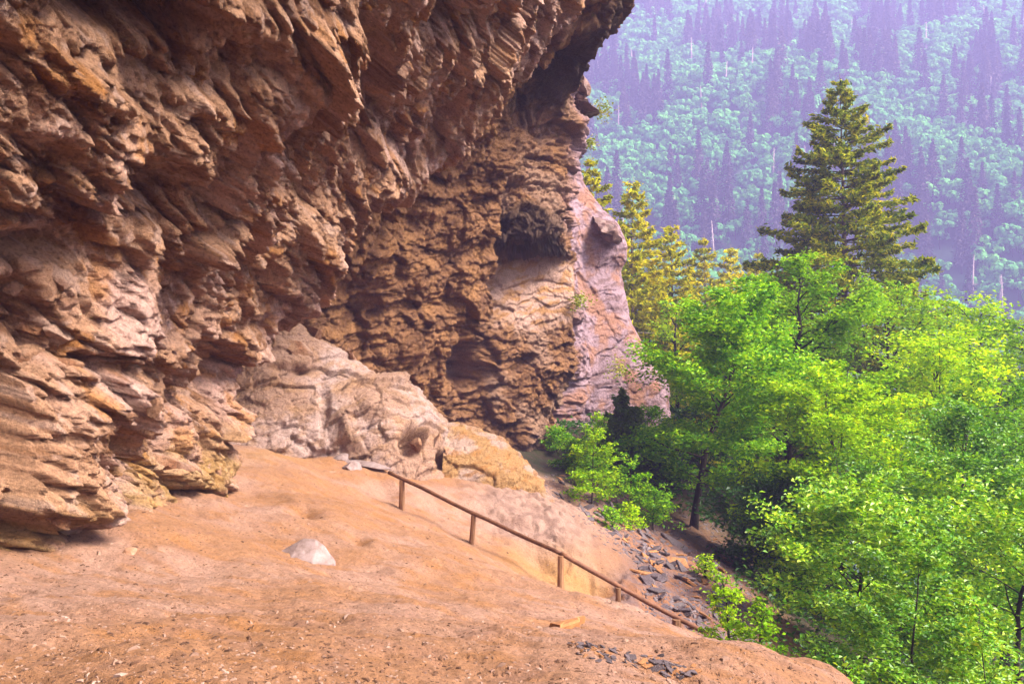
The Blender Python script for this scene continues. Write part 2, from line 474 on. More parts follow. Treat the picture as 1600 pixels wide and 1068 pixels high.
def frame(n):
    n = np.array(n, float); n /= np.linalg.norm(n)
    a = np.cross(n, [1, 0, 0]); a /= np.linalg.norm(a)
    return np.stack([a, np.cross(n, a), n])      # rows: along, across, bedding normal
FA, FB = frame((0.22, 0.32, 0.92)), frame((-0.30, 0.12, 0.95))

def saw(ph, cut=0.16):
    f = ph - np.floor(ph)
    return np.where(f < cut, f / cut, (1 - f) / (1 - cut))      # steep underside, sloping top

def facets(q, fr, seed, step, tilt, crack=0.0, cw=0.12):
    """broken rock: cells each with its own height and its own tilt"""
    f1, f2, r, off = worley(q * np.array(fr, np.float32), seed)
    d = step * (r[:, 0] - 0.5) + tilt * ((r[:, 1] - 0.5) * off[:, 0] + (r[:, 2] - 0.5) * off[:, 1] - 0.55 * off[:, 2]) * 1.6
    if crack: d = d - crack * (1 - sstep(0.0, cw, f2 - f1))
    return d, r

def relief(P, FR, seed, blk, warp=0.4, fine=1.0):
    q = (P @ FR.T).astype(np.float32)
    wv = np.stack([perlin(P * 0.5, seed + 1), perlin(P * 0.5 + 9.1, seed + 2), perlin(P * 0.6 + 4.7, seed + 3)], 1)
    q = q + warp * wv + 0.10 * np.stack([perlin(P * 2.3, seed + 4), perlin(P * 2.3 + 7, seed + 5), perlin(P * 2.1 + 3, seed + 6)], 1)
    q = q + 0.03 * np.stack([perlin(P * 8, seed + 34), perlin(P * 8 + 7, seed + 35), perlin(P * 8 + 3, seed + 36)], 1)
    d = 0.50 * fbm(P * 0.35, 2, seed + 7)
    e, r0 = facets(q, (0.50, 0.58, 0.80), seed + 8, 0.50 * blk, 0.36 * blk, 0.12 * blk)
    d += e
    e, r = facets(q, (1.25, 1.35, 1.9), seed + 18, 0.20, 0.17, 0.06)
    d += e
    e, r2 = facets(q, (3.0, 3.2, 4.4), seed + 19, 0.095 * fine, 0.085 * fine, 0.035 * fine)
    d += e
    e, r2 = facets(q, (7.5, 7.5, 10.0), seed + 29, 0.045 * fine, 0.04 * fine)
    d += e
    ph = q[:, 2] / 0.85 + 0.35 * perlin(q * 0.6, seed + 20)
    am = sstep(-0.2, 0.4, perlin(q * np.array([0.5, 0.5, 0.9], np.float32), seed + 21))
    d += 0.15 * am * saw(ph)
    ph = q[:, 2] / 0.23 + 0.4 * perlin(q * 1.4, seed + 22)
    am = sstep(-0.2, 0.4, perlin(q * np.array([0.9, 0.9, 1.8], np.float32), seed + 23))
    d += 0.042 * am * saw(ph, 0.25)
    d += 0.035 * fine * ridged(q * np.array([3.2, 3.2, 5.5], np.float32), 2, seed + 24, 0.6)
    rg = 0.5 + 0.9 * sstep(-0.3, 0.3, perlin(P * 0.8, seed + 26))
    d += 0.030 * fine * rg * fbm(q * np.array([9, 9, 14], np.float32), 2, seed + 27, 0.7)
    return d, q, r

near = ucol < iA + 0.3
d = np.zeros(len(P), np.float32); qs = np.zeros((len(P), 3), np.float32); rr = np.zeros((len(P), 3), np.float32)
for msk, FR, seed, blk, wp in ((near, FA, 100, 0.95, 0.40), (~near, FB, 200, 0.75, 0.30)):
    d[msk], qs[msk], rr[msk] = relief(P[msk], FR, seed, blk, wp)
d *= 1 - 0.78 * tD
d *= 1 - 0.65 * sstep(14.3, 14.9, ucol) * sstep(17.0, 16.5, ucol) * sstep(0.2, 1.2, P[:, 2]) * sstep(3.9, 3.3, P[:, 2])
# hollows and bulges seen on the face: pixel of the photo, radii, tilt, depth in metres
PX = 800 + F * P[:, 0] / np.maximum(P[:, 1], 0.5); PY = 534 - F * P[:, 2] / np.maximum(P[:, 1], 0.5)
for px, py, rx, ry, an, am, back in [
    (262, 300, 70, 42, 20, -1.00, 0), (225, 22, 120, 34, 10, -0.75, 0), (420, 40, 80, 40, 25, 0.35, 0), (60, 235, 70, 26, 25, -0.35, 0),
    (130, 130, 90, 26, 30, 0.30, 0), (350, 600, 55, 42, -35, -0.85, 0), (345, 545, 70, 16, -28, -0.45, 0), (200, 575, 55, 16, 5, -0.45, 0),
    (70, 410, 95, 26, -5, -0.55, 0), (60, 520, 85, 60, 0, -0.30, 0), (60, 815, 55, 18, 5, -0.25, 0), (45, 700, 26, 60, 10, -0.30, 0),
    (270, 690, 60, 50, 20, -0.55, 0), (585, 110, 20, 110, -12, -0.60, 0), (470, 130, 60, 60, 0, 0.30, 0), (500, 330, 40, 110, 28, 0.45, 0),
    (600, 260, 40, 30, 0, 0.35, 0), (410, 330, 60, 60, 0, 0.25, 0), (700, 110, 60, 40, -35, 0.4, 0), (330, 170, 60, 20, 25, 0.3, 0),
    (700, 40, 70, 26, -10, -0.5, 0), (490, 250, 22, 60, 20, -0.4, 0), (160, 640, 70, 30, -15, 0.25, 0), (110, 790, 90, 26, 0, 0.2, 0),
    (722, 570, 16, 36, 5, -1.2, 1), (840, 352, 55, 24, 0, 0.4, 1), (745, 420, 40, 16, -10, 0.5, 1),
    (600, 420, 70, 50, 20, 0.4, 1), (640, 520, 60, 40, 0, 0.35, 1), (540, 480, 40, 60, 0, -0.5, 1), (800, 560, 60, 60, 0, 0.3, 1),
    (840, 120, 60, 34, -40, -1.0, 1), (885, 640, 14, 60, 10, -0.6, 1), (900, 660, 40, 30, 0, -0.3, 1), (835, 210, 30, 60, 0, -0.4, 1), (820, 440, 70, 30, 10, -0.25, 1)]:
    ca, sa = math.cos(R(an)), math.sin(R(an))
    ux = ((PX - px) * ca + (PY - py) * sa) / rx; uy = (-(PX - px) * sa + (PY - py) * ca) / ry
    e = np.exp(-(ux ** 2 + uy ** 2) ** 1.5)
    e[(P[:, 1] < 2) | (near if back else ~near)] = 0
    d += am * e
keep = sstep(21, 16, P[:, 2])
d *= 0.35 + 0.65 * keep
Pd = P + N * d[:, None]

# mineral colours: tan, brown, orange, plum and lilac patches
n1 = fbm(P * 0.55, 4, 301); n2 = fbm(qs * np.array([1.2, 1.2, 4.0], np.float32), 4, 311); n3 = fbm(P * 1.6, 3, 321); n4 = fbm(P * 5.0, 3, 331)
tan_, pink_, brown_, orange_ = np.array([0.51, 0.275, 0.155]), np.array([0.60, 0.362, 0.285]), np.array([0.23, 0.095, 0.034]), np.array([0.51, 0.20, 0.032])
cA = mixc(np.tile(tan_, (len(P), 1)), pink_, sstep(-0.25, 0.45, n1))
cA = mixc(cA, brown_, 0.85 * sstep(0.0, 0.55, n2))
cA = mixc(cA, orange_, 0.55 * sstep(0.22, 0.5, n3))
cA = mixc(cA, np.array([0.60, 0.40, 0.32]), 0.5 * sstep(0.15, 0.5, n4))
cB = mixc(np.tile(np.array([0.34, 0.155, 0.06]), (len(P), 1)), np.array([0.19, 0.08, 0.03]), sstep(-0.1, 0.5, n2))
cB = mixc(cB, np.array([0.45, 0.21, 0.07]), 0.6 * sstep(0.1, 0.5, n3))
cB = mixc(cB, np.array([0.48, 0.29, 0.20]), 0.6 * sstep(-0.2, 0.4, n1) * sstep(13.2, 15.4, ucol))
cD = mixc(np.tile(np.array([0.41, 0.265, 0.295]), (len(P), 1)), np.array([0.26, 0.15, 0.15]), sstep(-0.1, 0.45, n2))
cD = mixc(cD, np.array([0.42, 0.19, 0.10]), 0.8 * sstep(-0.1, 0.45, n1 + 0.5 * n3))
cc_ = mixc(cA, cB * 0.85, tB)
tDc = np.maximum(sstep(16.6, 17.3, ucol + 0.25 * n1), sstep(15.75, 16.05, ucol + 0.12 * n1) * sstep(4.5, 6.0, P[:, 2]))
cc_ = mixc(cc_, cD, tDc)
ochre = sstep(0.9, -0.3, P[:, 2] + 2.2) * sstep(-0.1, 0.4, n3 + 0.3) * (1 - tB)
cc_ = mixc(cc_, np.array([0.50, 0.30, 0.09]), 0.6 * ochre)

# shade under the roof and jutting ledge painted into the colour, with water staining
wet_shade = np.clip(sstep(3.3, 3.9, P[:, 2] + 0.5 * n3) * sstep(6.0, 4.6, P[:, 2] + 0.8 * n1) * sstep(14.0, 14.5, ucol) * sstep(16.3, 15.8, ucol)
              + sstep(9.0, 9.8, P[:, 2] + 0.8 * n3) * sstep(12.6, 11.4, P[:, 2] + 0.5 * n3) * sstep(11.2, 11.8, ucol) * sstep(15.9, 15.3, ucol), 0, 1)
cc_ = mixc(cc_, np.array([0.055, 0.030, 0.018]), 0.85 * wet_shade)
slabz = sstep(14.2, 15.1, ucol + 0.5 * n1) * sstep(17.0, 16.5, ucol) * sstep(0.4, 1.4, P[:, 2] + 0.6 * n1) * sstep(3.9, 3.3, P[:, 2])
cc_ = mixc(cc_, mixc(np.tile(np.array([0.56, 0.35, 0.27]), (len(P), 1)), np.array([0.52, 0.26, 0.10]), sstep(0, 0.4, n2)), 0.8 * slabz)
cc_ = cc_ * 0.80

def piece(name, u0, u1, label):
    k0 = np.searchsorted(us, u0 - 1e-6); k1 = np.searchsorted(us, u1 + 1e-6) 
    sl = slice(k0 * NV, k1 * NV)
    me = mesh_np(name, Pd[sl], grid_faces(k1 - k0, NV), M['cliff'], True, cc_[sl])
    return link(name, me, kind='structure', label=label, category='cliff')
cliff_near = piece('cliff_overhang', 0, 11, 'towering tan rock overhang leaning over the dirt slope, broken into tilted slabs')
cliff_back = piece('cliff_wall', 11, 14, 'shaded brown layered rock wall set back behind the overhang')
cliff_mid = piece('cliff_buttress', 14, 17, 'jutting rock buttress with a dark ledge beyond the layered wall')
cliff_far = piece('cliff_outcrop', 17, len(cols) - 1, 'lilac grey weathered rock face where the bluff ends above the trees')

# ------------------------------------------------------------------ ground near the cliff: one sheet, finer where the photo looks
ang = np.concatenate([np.linspace(-180, -44, 24)[:-1], np.linspace(-44, 42, 500), np.linspace(42, 180, 24)[1:]])
rad = np.concatenate([[0.6, 1.2, 2.0, 2.8], np.geomspace(3.4, 48, 380), np.geomspace(48, 66, 16)[1:]])
A_, R_ = np.meshgrid(np.radians(ang), rad, indexing='ij')
gx, gy = (np.sin(A_) * R_).ravel(), (np.cos(A_) * R_).ravel()
gz = H(gx, gy)
gp = np.stack([gx, gy, gz], 1).astype(np.float32)
flat2 = gp * np.array([1, 1, 0], np.float32)
lump = 0.16 * perlin(flat2 * 0.5, 41) + 0.07 * perlin(flat2 * 1.4, 42)
# the packed dirt slumps along the slope: streaks run down to the right
dv = np.stack([gp[:, 0] * 0.93 - gp[:, 1] * 0.36, gp[:, 0] * 0.36 + gp[:, 1] * 0.93, 0 * gx], 1).astype(np.float32)
st = dv * np.array([1.4, 4.2, 1], np.float32)
small = 0.030 * ridged(st, 2, 43) + 0.020 * perlin(flat2 * 6.5, 45) + 0.010 * perlin(flat2 * 16, 46)
fp = worley(flat2 * 2.6, 47)
small -= 0.085 * sstep(0.30, 0.05, fp[0]) * (fp[2][:, 0] > 0.45)
fp = worley(flat2 * 6.0, 49)
small -= 0.025 * sstep(0.32, 0.08, fp[0]) * (fp[2][:, 0] > 0.5)
GPX = 800 + F * gx / np.maximum(gy, 0.5); GPY = 534 - F * gz / np.maximum(gy, 0.5)
front = gy > 2
def blob(px, py, rx, ry, an=0, pw=1.0):
    ca, sa = math.cos(R(an)), math.sin(R(an))
    ux = ((GPX - px) * ca + (GPY - py) * sa) / rx; uy = (-(GPX - px) * sa + (GPY - py) * ca) / ry
    return np.exp(-(ux ** 2 + uy ** 2) ** pw) * front
rocky = np.clip(blob(840, 800, 120, 60, 28, 2) + blob(960, 930, 70, 30, 28, 2) + blob(880, 890, 70, 26, 20, 2), 0, 1)     # bedrock hump by the rail
scree = np.clip(blob(1065, 890, 105, 80, 30, 2) + blob(975, 800, 90, 34, 40, 2) + blob(1020, 960, 90, 40, 30, 2) + blob(1130, 1000, 90, 50, 30, 2), 0, 1)
r1, _, _ = relief(gp, frame((0.45, 0.2, 0.87)), 400, 0.3)
dz = lump + small + rocky * (0.36 * r1) + scree * sstep(14.5, 16.5, gy) * 0.12 * ridged(gp * 1.3, 3, 51)
for px, py, rx, ry, am in [(475, 800, 22, 10, -0.25), (470, 793, 24, 8, 0.22), (600, 765, 24, 10, -0.22), (560, 848, 16, 8, -0.18), (845, 872, 30, 12, -0.4), (920, 915, 45, 16, -0.35), (850, 900, 40, 14, -0.2)]:
    dz += am * blob(px, py, rx, ry, 20)
dz *= sstep(45, 34, np.hypot(gx, gy))
gp2 = gp.copy(); gp2[:, 2] += dz
g1 = fbm(flat2 * 0.35, 4, 61); g2 = fbm(st * 0.8, 4, 62); g3 = fbm(flat2 * 2.5, 3, 63)
scree = scree * sstep(14.0, 15.5, gy)
gc = mixc(np.tile(np.array([0.42, 0.20, 0.095]), (len(gp), 1)), np.array([0.46, 0.255, 0.175]), sstep(-0.3, 0.4, g1))
gc = mixc(gc, np.array([0.42, 0.175, 0.05]), 0.6 * sstep(0.05, 0.5, g2))
gc = mixc(gc * 0.60 * np.array([1, 1.0, 0.98]), np.array([0.23, 0.115, 0.07]), 0.6 * sstep(0.0, 0.5, g3))
gc = mixc(gc, mixc(np.tile(np.array([0.27, 0.165, 0.125]), (len(gp), 1)), np.array([0.18, 0.105, 0.08]), sstep(-0.2, 0.4, g3)), rocky * 0.85)
och = np.clip(blob(850, 880, 60, 22, 10) + blob(930, 915, 60, 22, 15) + 0.8 * blob(430, 712, 60, 12), 0, 1)
gc = mixc(gc, np.array([0.30, 0.145, 0.035]), 0.75 * och)
gc = mixc(gc, mixc(np.tile(np.array([0.12, 0.072, 0.066]), (len(gp), 1)), np.array([0.20, 0.085, 0.04]), sstep(-0.1, 0.4, g1 + g3)), scree * 0.9)
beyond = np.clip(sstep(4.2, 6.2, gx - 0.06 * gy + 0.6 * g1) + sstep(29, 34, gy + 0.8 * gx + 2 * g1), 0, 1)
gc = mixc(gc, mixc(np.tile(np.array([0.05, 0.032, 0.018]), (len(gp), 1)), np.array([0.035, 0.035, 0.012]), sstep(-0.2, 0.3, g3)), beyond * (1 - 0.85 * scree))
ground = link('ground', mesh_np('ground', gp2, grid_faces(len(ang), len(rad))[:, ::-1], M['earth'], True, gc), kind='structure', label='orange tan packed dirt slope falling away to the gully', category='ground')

# valley and the mountainside opposite
vx = np.concatenate([np.linspace(-500, -150, 24)[:-1], np.linspace(-150, 520, 130), np.linspace(520, 800, 24)[1:]])
vy = np.concatenate([np.linspace(-300, 40, 16)[:-1], np.geomspace(40, 740, 130)])
X_, Y_ = np.meshgrid(vx, vy, indexing='ij')
vz = valley(X_.ravel(), Y_.ravel())
r_ = np.hypot(X_.ravel(), Y_.ravel())
vz = np.where(r_ < 64, np.minimum(vz, H(X_.ravel(), Y_.ravel())) - 4 * sstep(64, 56, r_) - 0.15, vz)
vz = np.where(Y_.ravel() < 40, np.minimum(vz, -26), vz)
m, n, l, b = new_mat('forest_floor')
tt = noise(n, l, 0.05, 5, 0.6); rr_ = ramp(n, l, tt.outputs[0], [(0.35, (0.015, 0.03, 0.018)), (0.65, (0.03, 0.08, 0.035))])
l.new(rr_.outputs[0], b.inputs['Base Color']); b.inputs['Roughness'].default_value = 1
M['floor'] = m
hill = link('mountainside', mesh_np('mountainside', np.stack([X_.ravel(), Y_.ravel(), vz], 1), grid_faces(len(vx), len(vy)), m, True), kind='structure', label='hazy wooded mountainside rising across the valley', category='mountainside')

# ------------------------------------------------------------------ pale outcrop and ochre mound at the foot of the wall
def outcrop(name, rows, nu, nv, seed, blk, amp, colfn, label, fine=0.6, hollows=()):
    """rows: outline lines from foot to back, each a list of (px, py, D); lofted and weathered"""
    G = np.array([[pix(*p) for p in r] for r in rows], float)            # (rows, cols, 3)
    def ups(G, n):
        k = len(G); uu = np.linspace(0, k - 1.001, n); i = np.floor(uu).astype(int); t = (uu - i)[:, None, None]
        g = lambda j: G[np.clip(j, 0, k - 1)]
        a, b, c, d_ = g(i - 1), g(i), g(i + 1), g(i + 2)
        return 0.5 * ((2 * b) + (-a + c) * t + (2 * a - 5 * b + 4 * c - d_) * t ** 2 + (-a + 3 * b - 3 * c + d_) * t ** 3)
    G = ups(G, nv).transpose(1, 0, 2); G = ups(G, nu)
    Nn = grid_normals(G)
    if Nn[nu // 2, nv // 3, 1] > 0: Nn = -Nn
    P = G.reshape(-1, 3).astype(np.float32); Nn = Nn.reshape(-1, 3)
    d, q, r = relief(P, frame((-0.35, 0.15, 0.92)), seed, blk, 0.25, fine)
    d = amp * d
    qx, qy = 800 + F * P[:, 0] / P[:, 1], 534 - F * P[:, 2] / P[:, 1]
    for hx, hy, hr_, hd in hollows:
        d = d + hd * (1 + 0.9 * perlin(P * 1.6, seed + 77)) * np.exp(-((((qx - hx) / hr_[0]) ** 2 + ((qy - hy) / hr_[1]) ** 2) ** 1.6))
    P2 = P + Nn * d[:, None]
    return link(name, mesh_np(name, P2, grid_faces(nu, nv), M['cliff'], True, colfn(P, q) * 0.82), kind='structure', label=label, category='rock outcrop')

def pale_col(P, q):
    a, b_, c = fbm(P * 0.6, 4, 501), fbm(q * np.array([1.2, 1.2, 4], np.float32), 4, 502), fbm(P * 2.2, 3, 503)
    k = mixc(np.tile(np.array([0.42, 0.245, 0.165]), (len(P), 1)), np.array([0.52, 0.35, 0.295]), sstep(-0.2, 0.35, a))
    k = mixc(k, np.array([0.36, 0.20, 0.11]), 0.7 * sstep(0.05, 0.5, b_))
    return mixc(k, np.array([0.46, 0.24, 0.10]), 0.4 * sstep(0.1, 0.5, c))
shelf = outcrop('rock_outcrop', [
    [(250, 800, 22.0), (360, 800, 22), (430, 795, 22.5), (520, 795, 23), (600, 800, 23.2), (660, 805, 23.6), (705, 810, 24.4), (740, 815, 25.4)],
    [(250, 700, 22.6), (360, 700, 22.6), (430, 690, 23), (520, 700, 23.4), (600, 705, 23.5), (655, 710, 24), (700, 715, 24.8), (735, 730, 25.8)],
    [(250, 620, 23.4), (360, 620, 23.4), (430, 620, 23.6), (520, 640, 24), (595, 650, 24), (645, 660, 24.5), (690, 680, 25.2), (725, 705, 26.2)],
    [(250, 540, 24.0), (370, 540, 24), (440, 545, 24.2), (520, 585, 24.6), (585, 612, 24.8), (635, 620, 25.2), (680, 650, 25.8), (712, 682, 26.8)],
    [(250, 495, 25.0), (380, 495, 25), (450, 498, 25.4), (525, 550, 25.6), (580, 592, 26), (630, 600, 26.4), (672, 632, 27), (700, 668, 28)],
    [(250, 500, 28.0), (380, 500, 28), (450, 505, 28.5), (525, 555, 29), (580, 595, 30), (630, 606, 31), (672, 640, 32), (700, 672, 33)]],
    230, 170, 520, 0.5, 0.5, pale_col, 'pale sloping rock shelf at the foot of the layered wall', 0.6, ((640, 692, (15, 20), -0.9), (655, 684, (10, 16), 0.35), (505, 640, (9, 40), -0.2), (455, 575, (30, 10), -0.4), (560, 660, (60, 40), 0.25), (700, 715, (14, 14), -0.7)))
def ochre_col(P, q):
    a, b_ = fbm(P * 0.9, 4, 541), fbm(q * np.array([2, 2, 5], np.float32), 4, 542)
    k = mixc(np.tile(np.array([0.42, 0.225, 0.085]), (len(P), 1)), np.array([0.47, 0.31, 0.235]), sstep(-0.1, 0.35, a))
    return mixc(k, np.array([0.40, 0.17, 0.04]), 0.7 * sstep(0.05, 0.5, b_))
outcrop('ochre_mound', [
    [(690, 760, 24.6), (740, 770, 24.6), (800, 790, 24.2), (850, 815, 23.6), (900, 850, 22.8)],
    [(692, 715, 25), (735, 722, 25), (790, 745, 24.8), (835, 775, 24.4), (880, 810, 23.6)],
    [(695, 680, 26), (735, 690, 26), (780, 712, 26), (820, 740, 25.8), (862, 775, 25.2)],
    [(698, 662, 27.4), (735, 668, 27.4), (775, 688, 27.4), (810, 716, 27.4), (850, 750, 27)],
    [(700, 668, 30), (735, 676, 30), (775, 696, 30), (810, 724, 30), (850, 756, 30)]],
    130, 110, 560, 0.3, 0.45, ochre_col, 'ochre stained mound of soft rock beside the pale shelf')

# ------------------------------------------------------------------ stones
def rock_mesh(name, size, seed, mat, cuts=9, sub=3, rough=0.03, keep=0.62):
    """angular stone: a ball cut by random planes, edges slightly worn"""
    rng = np.random.default_rng(seed)
    import bmesh
    bm = bmesh.new()
    bmesh.ops.create_icosphere(bm, subdivisions=sub, radius=1.0)
    V = np.array([v.co[:] for v in bm.verts]); Fc = np.array([[v.index for v in f.verts] for f in bm.faces]); bm.free()
    for k in range(cuts):
        n_ = rng.normal(size=3); n_ /= np.linalg.norm(n_)
        h_ = rng.uniform(keep - 0.15, keep + 0.2)
        dd = V @ n_ - h_
        V = V - np.where(dd > 0, dd, 0)[:, None] * n_
    V = V * np.array(size)
    V = V + rough * min(size) * 3 * np.stack([perlin(V / max(size) * 4 + s, seed + s) for s in (1, 2, 3)], 1)
    return mesh_np(name, V, Fc, mat, False)

def slab_mesh(name, size, seed, mat, sides=7):
    """flat broken slab with an uneven outline and stepped edge"""
    rng = np.random.default_rng(seed)
    a = np.sort(rng.uniform(0, 2 * math.pi, sides)); rr = rng.uniform(0.65, 1.1, sides)
    out = np.stack([np.cos(a) * rr * size[0], np.sin(a) * rr * size[1]], 1)
    k = len(out); t_ = size[2]
    tilt = rng.normal(0, 0.25, 2)
    top = np.c_[out * 0.9, t_ + 0.3 * t_ * rng.uniform(-1, 1, k)]; mid = np.c_[out, 0.45 * t_ * np.ones(k)]; bot = np.c_[out * 0.93, -t_ * np.ones(k)]
    V = np.concatenate([top, mid, bot, [[0, 0, t_ * 1.15]], [[0, 0, -t_]]])
    V[:, 2] += V[:, :2] @ tilt * 0.3
    Fc = []
    for i in range(k):
        j = (i + 1) % k
        Fc += [(i, j, 3 * k), (2 * k + j, 2 * k + i, 3 * k + 1), (i, k + i, k + j), (i, k + j, j), (k + i, 2 * k + i, 2 * k + j), (k + i, 2 * k + j, k + j)]
    return mesh_np(name, V, np.array(Fc), mat, False)

gmesh = ground.data
from mathutils.bvhtree import BVHTree
_vv = np.array(gp2, float); _ff = grid_faces(len(ang), len(rad))
_sel = (np.abs(_vv[:, 0]) < 26) & (_vv[:, 1] > 2) & (_vv[:, 1] < 50)
_fs = _ff[_sel[_ff].all(1)]
gtree = BVHTree.FromPolygons([tuple(v) for v in _vv], [tuple(int(i) for i in f) for f in _fs])
def gz_at(x, y):
    h = gtree.ray_cast(Vector((x, y, 30)), Vector((0, 0, -1)))
    if h[0] is None: return h1(x, y), Vector((0, 0, 1))
    n_ = h[1] if h[1].z > 0 else -h[1]
    return h[0].z, n_
def ground_pix(px, py):
    """the point of the ground seen at a photo pixel"""
    dvec = Vector(((px - 800) / F, 1, (534 - py) / F)).normalized()
    h = gtree.ray_cast(Vector((0, 0, 0)), dvec)
    return h[0], (h[1] if h[1] is None or h[1].z > 0 else -h[1])

def place(name, me, px, py, rot=(0, 0, 0), sink=0.0, lie=False, **props):
    p, nn = ground_pix(px, py)
    if p is None: return None
    o = link(name, me, **props)
    q_ = Vector(rot)
    mt = Matrix.Rotation(rot[2], 4, 'Z') @ Matrix.Rotation(rot[1], 4, 'Y') @ Matrix.Rotation(rot[0], 4, 'X')
    if lie: mt = Vector((0, 0, 1)).rotation_difference(nn).to_matrix().to_4x4() @ mt
    o.matrix_world = Matrix.Translation(p - Vector((0, 0, sink))) @ mt
    return o

# lone pale boulder: a wedge with a peak to one side
import bmesh
def wedge_boulder():
    V = np.array([[-0.58, -0.02, -0.10], [-0.36, 0.22, -0.12], [0.42, 0.26, -0.20], [0.46, -0.06, -0.20], [0.14, -0.26, -0.14], [-0.20, -0.22, -0.06],
                  [-0.02, 0.06, 0.35], [0.17, 0.02, 0.34], [0.28, 0.04, 0.22], [0.44, -0.05, -0.05], [0.18, -0.24, 0.0], [-0.14, -0.20, 0.05], [-0.24, 0.02, 0.14], [-0.50, 0.02, 0.0], [0.10, 0.18, 0.30]]) * np.array([1.05, 1.0, 0.78])
    bm = bmesh.new()
    for v in V: bm.verts.new(v)
    r = bmesh.ops.convex_hull(bm, input=bm.verts)
    bmesh.ops.delete(bm, geom=[v for v in bm.verts if not v.link_faces], context='VERTS')
    bmesh.ops.bevel(bm, geom=[e for e in bm.edges], offset=0.012, segments=1, affect='EDGES')
    bmesh.ops.triangulate(bm, faces=bm.faces)
    bmesh.ops.subdivide_edges(bm, edges=bm.edges, cuts=2, use_grid_fill=True)
    for v in bm.verts:
        c = np.array([v.co[:]], np.float32)
        k = 0.016 * float(perlin(c * 6, 3)[0]) + 0.008 * float(perlin(c * np.array([4, 4, 22], np.float32), 4)[0])
        v.co += v.co.normalized() * k
    me = bpy.data.meshes.new('boulder'); bm.to_mesh(me); bm.free(); me.materials.append(M['pale'])
    return me
place('boulder', wedge_boulder(), 474, 872, (0, 0, 0), 0.0, label='lone pale wedge shaped boulder sitting on the open dirt slope', category='boulder')
# slabs lying by the shelf
place('flat_rock', rock_mesh('flat_rock', (0.42, 0.26, 0.17), 21, M['pale'], 12, rough=0.02), 535, 716, (0, 0.05, 0.3), 0.02, label='rounded pale rock at the end of the slab row below the shelf', category='rock')
place('flat_rock', rock_mesh('flat_rock', (0.75, 0.30, 0.10), 22, M['pale'], 10, rough=0.02), 572, 728, (0, 0.10, -0.2), -0.04, label='long pale slab lying flat below the rock shelf', category='rock')
place('flat_rock', rock_mesh('flat_rock', (0.30, 0.24, 0.22), 23, M['pale'], 9, rough=0.02), 551, 731, (0.1, 0, 0.5), 0.02, label='chunky pale rock resting against the long slab below the shelf', category='rock')
place('flat_rock', rock_mesh('flat_rock', (0.16, 0.06, 0.05), 24, M['block'], 9), 516, 737, (0, 0, 0.6), 0.0, label='small brown stone on the dirt in front of the pale slabs', category='rock')
place('mud_clod', rock_mesh('mud_clod', (0.10, 0.09, 0.08), 25, M['block'], 8), 205, 862, (0, 0, 0.3), 0.02, label='small tan clod of earth standing on the open slope near the overhang foot', category='clod')
place('flat_stone', slab_mesh('flat_stone', (0.16, 0.10, 0.035), 31, M['rust']), 886, 979, (0, 0, 0.2), -0.02, True, label='dark brown flat stone alone on the dirt above the slate patch', category='stone')

# broken blocks still set in the cliff face (parts of it)
cv = Pd.reshape(len(us), NV, 3)
def cliff_tree(u0, u1, step=3):
    k0, k1 = np.searchsorted(us, u0), np.searchsorted(us, u1)
    sub_ = cv[k0:k1:step, ::step]
    a, b_ = sub_.shape[:2]
    return BVHTree.FromPolygons([tuple(map(float, v)) for v in sub_.reshape(-1, 3)], [tuple(int(i) for i in f) for f in grid_faces(a, b_)])
tA = cliff_tree(3, 11); tBk = cliff_tree(11, len(cols) - 1)
def set_block(tree, parent, px, py, wpx, hpx, rot, seed, mat, depth=0.5, name='rock_block', proud=-0.1, cuts=7):
    dvec = Vector(((px - 800) / F, 1, (534 - py) / F)).normalized()
    h = tree.ray_cast(Vector((0, 0, 0)), dvec)
    if h[0] is None: return
    D = h[0].y; k = D / F
    me = rock_mesh(name, (wpx / 2 * k, depth * (wpx + hpx) / 4 * k, hpx / 2 * k), seed, mat, 16, 4, 0.012, 0.50)
    bc = np.empty(len(me.vertices) * 3, np.float32); me.vertices.foreach_get('co', bc); bc = bc.reshape(-1, 3) + seed
    kc = mixc(np.tile(np.array([0.42, 0.225, 0.125]), (len(bc), 1)), np.array([0.30, 0.13, 0.06]), sstep(-0.2, 0.4, fbm(bc * 2.5, 3, seed)))
    kc = mixc(kc, np.array([0.47, 0.30, 0.225]), 0.7 * sstep(0.0, 0.4, fbm(bc * 1.3, 2, seed + 5)))
    at = me.color_attributes.new('tint', 'FLOAT_COLOR', 'POINT'); c4 = np.ones((len(bc), 4), np.float32); c4[:, :3] = kc * 0.85
    at.data.foreach_set('color', c4.ravel()); me.materials.clear(); me.materials.append(M['cliff'])
    o = link(name, me, parent)
    nn = h[1] if h[1].dot(dvec) < 0 else -h[1]
    yaw = math.atan2(nn.x, -nn.y)
    o.matrix_world = Matrix.Translation(h[0] + nn * proud * hpx / 2 * k) @ Matrix.Rotation(yaw, 4, 'Z') @ Matrix.Rotation(R(rot), 4, 'Y')
    return o
for i, (px, py, w_, h_, rot) in enumerate([(30, 415, 90, 50, -20), (100, 432, 90, 56, 12), (100, 520, 90, 90, 30), (30, 510, 70, 40, 15), (105, 568, 80, 40, 3), (35, 552, 100, 40, 5), (20, 450, 50, 60, 50),
                                           (228, 678, 60, 36, 20), (275, 725, 100, 40, 18), (335, 735, 70, 36, 8), (240, 640, 40, 50, 30), (330, 90, 0, 0, 0), (90, 812, 90, 30, 25)]):
    if w_: set_block(tA, cliff_near, px, py, w_, h_, rot, 600 + i, M['block'])

